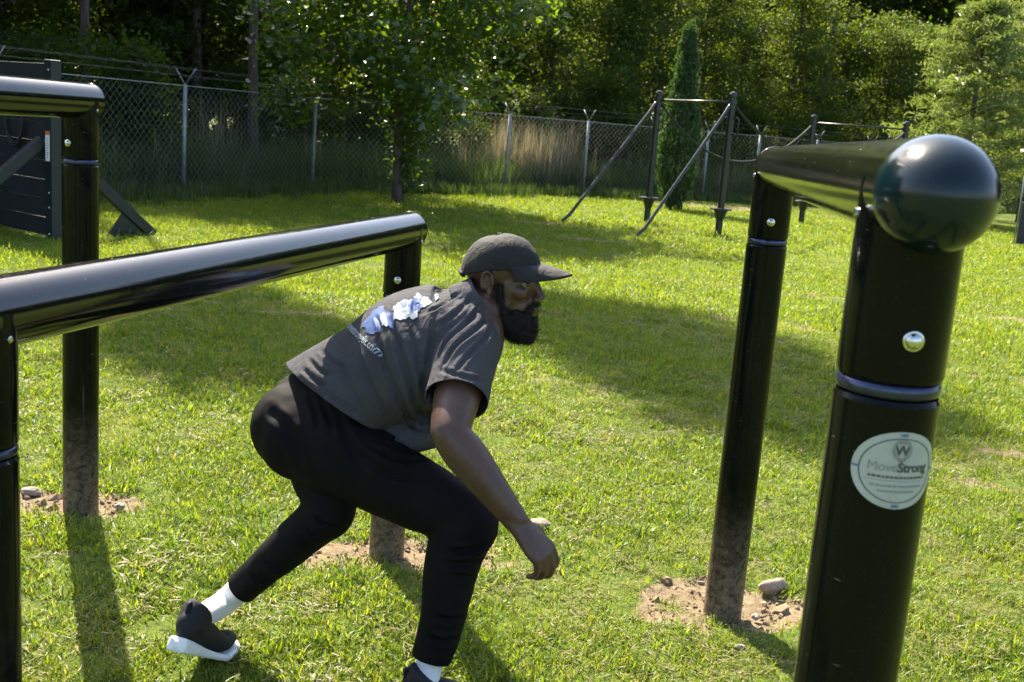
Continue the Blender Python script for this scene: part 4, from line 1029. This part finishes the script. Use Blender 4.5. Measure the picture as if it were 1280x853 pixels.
for i in range(nP):
    for j in range(nT): j2 = (j + 1) % nT; Fq.append((i * nT + j, i * nT + j2, (i + 1) * nT + j2, (i + 1) * nT + j))
cme = np_mesh('cap', np.array([tuple(v) for v in V]), Fq); cap = mobj('cap', cme, M['cap'], person)
sd = cap.modifiers.new('thickness', 'SOLIDIFY'); sd.thickness = 0.003; sd.offset = -1
Vb = Vol(); Vb.ell(hp(-0.002, 0, 0.1215), (0.008, 0.008, 0.004), HAX, 14); MB_ = np_mesh('button', np.array([tuple(p) for p in Vb.v]), [Vb.q, Vb.t]); mobj('button', MB_, M['cap'], cap)
V = []; Fq = []; nu, nv = 30, 12
for i in range(nv + 1):
    v_ = i / nv
    for j in range(nu + 1):
        t = R(-62 + 124 * j / nu); c_, s_ = math.cos(t), math.sin(t)
        ext = 0.092 * (max(0, math.cos(t * 1.40)) ** 0.42) * v_
        x = 0.108 * c_ + ext * (0.35 + 0.65 * c_); y = 0.086 * s_ * (1 + 0.04 * v_)
        z = rimz(c_) + 0.006 - 0.10 * ext - 4.8 * y * y * (0.10 + 0.90 * v_) - 1.3 * ext * ext + 0.012 * (1 - v_) * (1 - c_)
        V.append(hp(x - 0.002, y, z))
for i in range(nv):
    for j in range(nu): q = i * (nu + 1) + j; Fq.append((q, q + nu + 1, q + nu + 2, q + 1))
vo = mobj('visor', np_mesh('visor', np.array([tuple(v) for v in V]), Fq), M['cap'], cap); sd = vo.modifiers.new('thickness', 'SOLIDIFY'); sd.thickness = 0.0045; sd.offset = 0
MB().tube([hp(-0.103 * math.cos(t) * 1.005, 0.088 * math.sin(t), 0.016 + 0.004 * math.cos(t * 3)) for t in np.linspace(-0.7, 0.7, 9)], 0.0065, 8).build('rear_strap', M['cap'], cap)

# ---- trousers
m, N, L, b = mat_new('black_knit'); Pn = pos(N)
L.new(ramp(N, L, ntex(N, L, 14, 4, 0.6, Pn), [(0.3, (0.0035, 0.0033, 0.0035)), (0.7, (0.0065, 0.006, 0.0062))]), b.inputs['Base Color']); b.inputs['Roughness'].default_value = 0.75
b.inputs['Specular IOR Level'].default_value = 0.1; bump(N, L, b, ntex(N, L, 1300, 2, 0.5, Pn), 0.3, 0.001); M['knit'] = m
T_ = Vol()
back = Vector((-0.75, -0.15, 0.25)).normalized()
T_.loft([at(455, 505, 2.87), at(420, 510, 2.88), J['pel'] + Vector((0.0, 0, -0.02)), at(372, 548, 2.88)], [(0.155, 0.118), (0.165, 0.130), (0.172, 0.145), (0.145, 0.115)], latP, n=32)
T_.ell(J['hipR'] + Vector((-0.052, 0.0, 0.0)), (0.107, 0.106, 0.117), n=24); T_.ell(J['hipL'] + Vector((-0.03, -0.01, -0.05)), (0.10, 0.105, 0.11), n=24); T_.ell(J['pel'] + Vector((-0.03, 0.0, -0.025)), (0.13, 0.14, 0.125), n=24); T_.ell(J['pel'] + Vector((-0.04, -0.05, -0.015)), (0.12, 0.12, 0.12), n=24)
kR, kL = J['kneeR'], J['kneeL']
T_.loft([J['hipR'] + Vector((-0.03, 0, 0.0)), J['hipR'].lerp(kR, .25), J['hipR'].lerp(kR, .55) + Vector((0, 0, -.004)), J['hipR'].lerp(kR, .85), kR, kR.lerp(J['ankR'], .12) + Vector((-.012, 0, 0)), kR.lerp(J['ankR'], .35) + Vector((-0.014, 0, 0)), kR.lerp(J['ankR'], .68), kR.lerp(J['ankR'], 1.0)],
        [0.112, 0.114, 0.099, 0.083, 0.075, 0.076, 0.071, 0.059, 0.052], n=28, rings=60, cap=0.1)
T_.loft([J['hipL'] + Vector((-0.02, 0, 0)), J['hipL'].lerp(kL, .3), J['hipL'].lerp(kL, .65), kL, kL.lerp(J['ankL'], .13), kL.lerp(J['ankL'], .38), kL.lerp(J['ankL'], .65), kL.lerp(J['ankL'], .90)],
        [0.112, 0.108, 0.090, 0.068, 0.064, 0.060, 0.051, 0.047], n=28, rings=54, cap=0.1)
tme = cut(T_.fuse('trousers', 0.0055, 26), [(kR.lerp(J['ankR'], .985), J['ankR'] - kR, 0.12), (kL.lerp(J['ankL'], .83), J['ankL'] - kL, 0.14)])
creases(tme, [([(480, 545), (505, 552), (530, 548)], 0.0085, 0.0102), ([(468, 560), (500, 575), (540, 572)], 0.0085, 0.0102), ([(440, 560), (480, 590), (530, 600)], 0.0119, 0.0085), ([(560, 690), (590, 688), (618, 676)], 0.0085, 0.0119), ([(558, 705), (585, 706), (612, 696)], 0.0085, 0.0102),
              ([(570, 722), (590, 722), (605, 715)], 0.0085, 0.0085), ([(335, 510), (360, 540), (380, 590)], 0.0136, 0.0068), ([(420, 520), (440, 560), (455, 600)], 0.0136, 0.0068), ([(392, 645), (402, 655), (415, 660)], 0.0068, 0.0119), ([(380, 660), (395, 672), (408, 675)], 0.0068, 0.0085), ([(330, 700), (345, 712), (360, 716)], 0.0085, 0.0085), ([(312, 715), (325, 728), (338, 732)], 0.0076, 0.0085),
              ([(545, 770), (560, 776), (578, 772)], 0.0076, 0.0085), ([(535, 795), (552, 803), (572, 798)], 0.0076, 0.0102), ([(385, 490), (395, 515), (398, 540)], 0.0085, 0.0051), ([(400, 500), (412, 525), (418, 548)], 0.0085, 0.0051)], 0.0028, 10.0)
tro = hemmed(mobj('trousers', tme, M['knit'], person), 0.003)
wb = []
# ---- t-shirt
m, N, L, b = mat_new('charcoal_cotton'); Pn = pos(N)
L.new(ramp(N, L, ntex(N, L, 11, 4, 0.6, Pn), [(0.3, (0.050, 0.049, 0.055)), (0.7, (0.064, 0.062, 0.068))]), b.inputs['Base Color']); b.inputs['Roughness'].default_value = 0.85
b.inputs['Specular IOR Level'].default_value = 0.1; mpw = N.new('ShaderNodeMapping'); mpw.inputs['Rotation'].default_value = (0.3, 0.5, 0.6); mpw.inputs['Scale'].default_value = (1.0, 0.6, 0.35); L.new(Pn, mpw.inputs[0])
wrk = ntex(N, L, 30, 3, 0.55, mpw.outputs[0], 1.2)
bump(N, L, b, math_n(N, L, 'ADD', math_n(N, L, 'MULTIPLY', wrk, 1.0), math_n(N, L, 'MULTIPLY', ntex(N, L, 1100, 2, 0.5, Pn), 0.05)), 0.7, 0.014); M['cotton'] = m
S_ = Vol()
S_.loft([at(388, 522, 2.883), at(408, 508, 2.88), at(432, 492, 2.875), at(470, 470, 2.87), J['chest'] + Vector((-0.01, 0, 0)), J['uchest'] + Vector((-.005, 0, -.005)), J['C7'] + Vector((-0.005, 0.0, -0.015))],
        [(0.190, 0.156), (0.190, 0.153), (0.186, 0.146), (0.184, 0.145), (0.200, 0.150), (0.178, 0.122), (0.085, 0.068)], [latP.lerp(latT, .3), latP.lerp(latT, .4), latP.lerp(latT, .6), latT, latT, latT, latT], n=36, cap=0.15)
# loose cloth hanging under the belly
S_.loft([at(455, 525, 2.84), at(505, 530, 2.82), at(548, 520, 2.80), at(565, 490, 2.80)], [(0.10, 0.05), (0.11, 0.055), (0.10, 0.05), (0.08, 0.04)], latT)
for s_ in 'RL':
    sh, el = J['sh' + s_], J['el' + s_]; d = el - sh; inner = J['uchest'].lerp(sh, 0.35)
    S_.loft([inner, sh - d * 0.02, sh + d * 0.28, sh + d * 0.56, sh + d * 0.72], [0.098, 0.085, 0.079, 0.078, 0.078], n=26, cap=0.05) if s_ == 'R' else S_.loft([inner, sh, sh + d * 0.3, sh + d * .55], [0.095, 0.082, 0.08, 0.082], n=22, cap=.05)
S_.ell(J['uchest'].lerp(J['shR'], .6) + Vector((-.03, 0, .03)), (0.10, 0.09, 0.085), n=18); S_.ell(J['C7'] + Vector((-0.075, 0.02, -0.045)), (0.115, 0.12, 0.062), n=20)
S_.loft([J['C7'] + Vector((-0.035, 0, -0.03)), J['C7'] + Vector((0.0, -0.0, 0.0)), J['C7'] + Vector((0.030, 0, 0.020))], [(0.098, 0.088), (0.079, 0.074), (0.076, 0.072)], lefH, cap=0.02)
hem_n = (at(478, 560, 2.74) - at(366, 478, 2.86)).cross(ray(420, 520) + Vector((0.12, 0, 0.1))).normalized()
if hem_n.dot(at(360, 520, 2.86) - at(420, 510, 2.86)) < 0: hem_n = -hem_n
sme = cut(S_.fuse('t_shirt', 0.0048, 6), [(J['shR'].lerp(J['elR'], .60), J['elR'] - J['shR'], 0.15), (at(389, 477, 2.86), hem_n, 0.30), (J['C7'] + Vector((0.010, 0, 0.006)), Vector((0.049, 0, 0.038)), 0.10)])
creases(sme, [([(486, 392), (500, 440), (520, 500), (530, 545)], 0.0088, 0.0088), ([(506, 392), (520, 440), (535, 500), (540, 545)], 0.0075, 0.0075), ([(470, 415), (482, 460), (505, 510), (522, 545)], 0.0088, 0.0088), ([(446, 440), (462, 480), (490, 530)], 0.0088, 0.0065),
              ([(425, 455), (445, 500), (470, 540)], 0.0088, 0.0055), ([(545, 380), (540, 430), (530, 480), (532, 530)], 0.0082, 0.0055), ([(602, 378), (590, 398), (560, 425), (545, 455)], 0.0068, 0.0075), ([(612, 392), (600, 408), (570, 432), (552, 462)], 0.0061, 0.0075), ([(616, 408), (606, 424), (585, 445), (566, 470)], 0.0061, 0.0055),
              ([(590, 372), (572, 390), (548, 408)], 0.0068, 0.0065), ([(575, 366), (555, 380), (530, 392)], 0.0068, 0.0055), ([(548, 462), (575, 470), (605, 478)], 0.0068, 0.0044), ([(540, 478), (565, 490), (595, 496)], 0.0061, 0.0044), ([(385, 448), (398, 462), (412, 470)], 0.0061, 0.0075), ([(378, 460), (392, 474), (410, 484)], 0.0054, 0.0075),
              ([(400, 436), (415, 452), (432, 460)], 0.0068, 0.0065), ([(372, 470), (388, 486), (408, 498)], 0.0054, 0.0065), ([(395, 480), (420, 500), (450, 520)], 0.0068, 0.0055), ([(470, 395), (475, 410), (470, 430)], 0.0054, 0.0044), ([(520, 372), (516, 395), (522, 420)], 0.0061, 0.0055), ([(500, 520), (520, 535), (545, 540)], 0.0061, 0.0065)], 0.0022, 9.0, (1.0, 1.0, 1.0))
shirt = hemmed(mobj('t_shirt', sme, M['cotton'], person), 0.0025)
# print on the back
Cw = co_of(sme) + np.array(person.location); polys = [tuple(p.vertices) for p in sme.polygons]
bvs = BVHTree.FromPolygons([Vector(c) for c in Cw], polys)
def lay(me, px, py, xdir, ydir, off=0.0016):
    """lay a flat mesh on the shirt: local x,y in metres along image-picked tangents"""
    h, nn, _, _ = bvs.ray_cast(CAM, ray(px, py).normalized())
    X_ = Vector(xdir); X_ = (X_ - nn * X_.dot(nn)).normalized(); Y_ = nn.cross(X_).normalized()
    for v in me.vertices:
        p = h + X_ * v.co.x + Y_ * v.co.y; q, n2, _, _ = bvs.ray_cast(p + nn * 0.08, -nn, 0.2)
        if q is None: q, n2, _, _ = bvs.find_nearest(p)
        v.co = q + n2 * off
    me.update(); return me
def tangent(px0, py0, px1, py1):
    a = bvs.ray_cast(CAM, ray(px0, py0).normalized())[0]; c = bvs.ray_cast(CAM, ray(px1, py1).normalized())[0]; return c - a
M['print_white'] = plain('white_shirt_print', (0.22, 0.26, 0.32), 0.7, 0, 0.08, 60); M['print_blue'] = plain('blue_shirt_print', (0.004, 0.050, 0.21), 0.7, 0, 0.25, 60)
def subdiv(me, cuts=1):
    bm = bmesh.new(); bm.from_mesh(me); bmesh.ops.triangulate(bm, faces=bm.faces[:]); bmesh.ops.subdivide_edges(bm, edges=[e for e in bm.edges if e.calc_length() > 0.008], cuts=cuts, use_grid_fill=False); bmesh.ops.triangulate(bm, faces=bm.faces[:]); bm.to_mesh(me); bm.free(); return me
def blob(rx, ry, seed, amp=0.35, n=88, rings=12):
    V = []; Fq = []
    for i in range(rings + 1):
        s = i / rings
        for j in range(n):
            t = 2 * math.pi * j / n; k = 1 + amp * noise.noise(Vector((math.cos(t) * 1.7, math.sin(t) * 1.7, seed * 3.3))) + amp * 0.35 * noise.noise(Vector((math.cos(t) * 4, math.sin(t) * 4, seed)))
            V.append((rx * s * k * math.cos(t), ry * s * k * math.sin(t), 0))
    for i in range(rings):
        for j in range(n): j2 = (j + 1) % n; Fq.append((i * n + j, i * n + j2, (i + 1) * n + j2, (i + 1) * n + j))
    return np_mesh('blob', np.array(V), Fq)
tx = tangent(440, 411, 472, 440)
mobj('back_lettering', lay(subdiv(text_mesh('movestrongfit.com', 0.030, 0.95, 0.0006)), 449, 419, tx, None, 0.0034), M['print_white'], shirt)
ty = tangent(470, 400, 530, 376)
for (rx, ry, sd_, px, py, mt, of) in ((0.034, 0.046, 2, 468, 399, 'print_blue', .0018), (0.024, 0.036, 4, 502, 388, 'print_white', .0024), (0.020, 0.022, 5, 530, 377, 'print_white', .0024), (0.030, 0.024, 11, 515, 384, 'print_blue', .0019), (0.012, 0.036, 6, 487, 400, 'print_blue', .0030),
                                      (0.007, 0.034, 9, 480, 399, 'print_white', .0034), (0.010, 0.022, 7, 522, 374, 'print_blue', .0034), (0.009, 0.016, 8, 505, 380, 'print_blue', .0034), (0.007, 0.022, 3, 545, 372, 'print_white', .0034), (0.010, 0.014, 1, 515, 396, 'print_white', .0036)):
    mobj('back_print', lay(blob(rx, ry, sd_, 0.45), px, py, ty, None, of), M[mt], shirt)
# ---- socks and shoes
M['sock'] = plain('white_sock', (0.62, 0.62, 0.64), 0.9, 0, 0.06, 120, 0.2, 0.3); M['foam'] = plain('white_foam_sole', (0.68, 0.68, 0.68), 0.6, 0, 0.06, 30)
M['shoe'] = plain('black_shoe_mesh', (0.013, 0.013, 0.016), 0.7, 0, 0.3, 300, 0.3, 0.4)
def shoe(ball, heel_dir, pitch, ank, up_leg, label):
    """ball: ground point under the ball of the foot; foot points along heel_dir; heel lifted by pitch"""
    d = Vector(heel_dir).normalized(); s_ = Vector((-d.y, d.x, 0))
    def P_(x, y, z):                     # x from the ball (toes +), y left, z up from the ground
        if x < 0: x, z = x * math.cos(pitch) + z * math.sin(pitch) * 0.999, -x * math.sin(pitch) + z * math.cos(pitch)
        return ball + d * x + s_ * y + Vector((0, 0, z))
    sec = [(-0.212, 0.020, 0.038), (-0.204, 0.030, 0.039), (-0.16, 0.035, 0.034), (-0.10, 0.034, 0.025), (-0.04, 0.042, 0.020), (0.0, 0.047, 0.022), (0.04, 0.046, 0.020), (0.075, 0.036, 0.019), (0.092, 0.018, 0.019)]
    V = []; Fq = []; n = 16
    rows = spline([(x, w_, t) for x, w_, t in sec], 40)
    for x, w_, t in rows:
        for j in range(n):
            a_ = 2 * math.pi * j / n; cx, sx = math.cos(a_), math.sin(a_)
            yy = w_ * (abs(cx) ** 0.4) * (1 if cx >= 0 else -1); z_ = t / 2 + t / 2 * (abs(sx) ** 0.4) * (1 if sx >= 0 else -1)
            V.append(P_(x, yy, z_))
    m_ = len(rows)
    for i in range(m_ - 1):
        for j in range(n): j2 = (j + 1) % n; Fq.append((i * n + j2, i * n + j, (i + 1) * n + j, (i + 1) * n + j2))
    tri = []
    for i, sg in ((0, 1), (m_ - 1, -1)):
        V.append(P_(rows[i][0], 0, rows[i][2] / 2)); c = len(V) - 1
        for j in range(n): j2 = (j + 1) % n; f_ = (i * n + j, i * n + j2, c); tri.append(f_ if sg > 0 else f_[::-1])
    U = Vol()
    usec = [(-0.200, 0.024, 0.078), (-0.185, 0.031, 0.088), (-0.15, 0.034, 0.086), (-0.105, 0.036, 0.080), (-0.06, 0.038, 0.066), (-0.01, 0.043, 0.052), (0.04, 0.041, 0.044), (0.07, 0.030, 0.036)]
    pts_ = [P_(x, 0, 0.020 + h / 2) for x, w_, h in usec]
    U.loft(pts_, [(w_, h / 2) for x, w_, h in usec], s_, cap=0.5)
    U.loft([P_(-0.165, 0, 0.06), P_(-0.158, 0, 0.100), P_(-0.152, 0, 0.112)], [(0.040, 0.050), (0.042, 0.052), (0.043, 0.053)], s_, cap=0.05)
    o = mobj('shoe', U.fuse('shoe', 0.005, 4), M['shoe'], person); o['label'] = label
    mobj('sole', np_mesh('sole', np.array([tuple(v) for v in V]), [Fq, tri]), M['foam'], o)
    MB().tube([P_(-0.207, 0, 0.10), P_(-0.212, 0, 0.125), P_(-0.204, 0, 0.128)], 0.006, 6).build('pull_tab', M['shoe'], o)
    Sk = Vol(); aj = P_(-0.155, 0, 0.085)
    Sk.loft([P_(-0.152, 0, 0.05), aj, aj.lerp(ank, 0.5), ank, ank + up_leg * 0.12], [0.031, 0.033, 0.034, 0.036, 0.039], cap=.2)
    mobj('sock', Sk.fuse('sock', 0.0045, 3), M['sock'], person)
shoe(gpt(267, 824) + Vector((0, 0, 0.0)), (0.30, 0.95, 0), R(30), J['ankL'], (kL - J['ankL']).normalized(), 'rear shoe, black with thick white foam sole, heel lifted')
shoe(Vector((-0.005, 2.575, 0.008)), (0.97, 0.22, 0), R(3), J['ankR'], (kR - J['ankR']).normalized(), 'front shoe, black with white foam sole, flat on the grass')
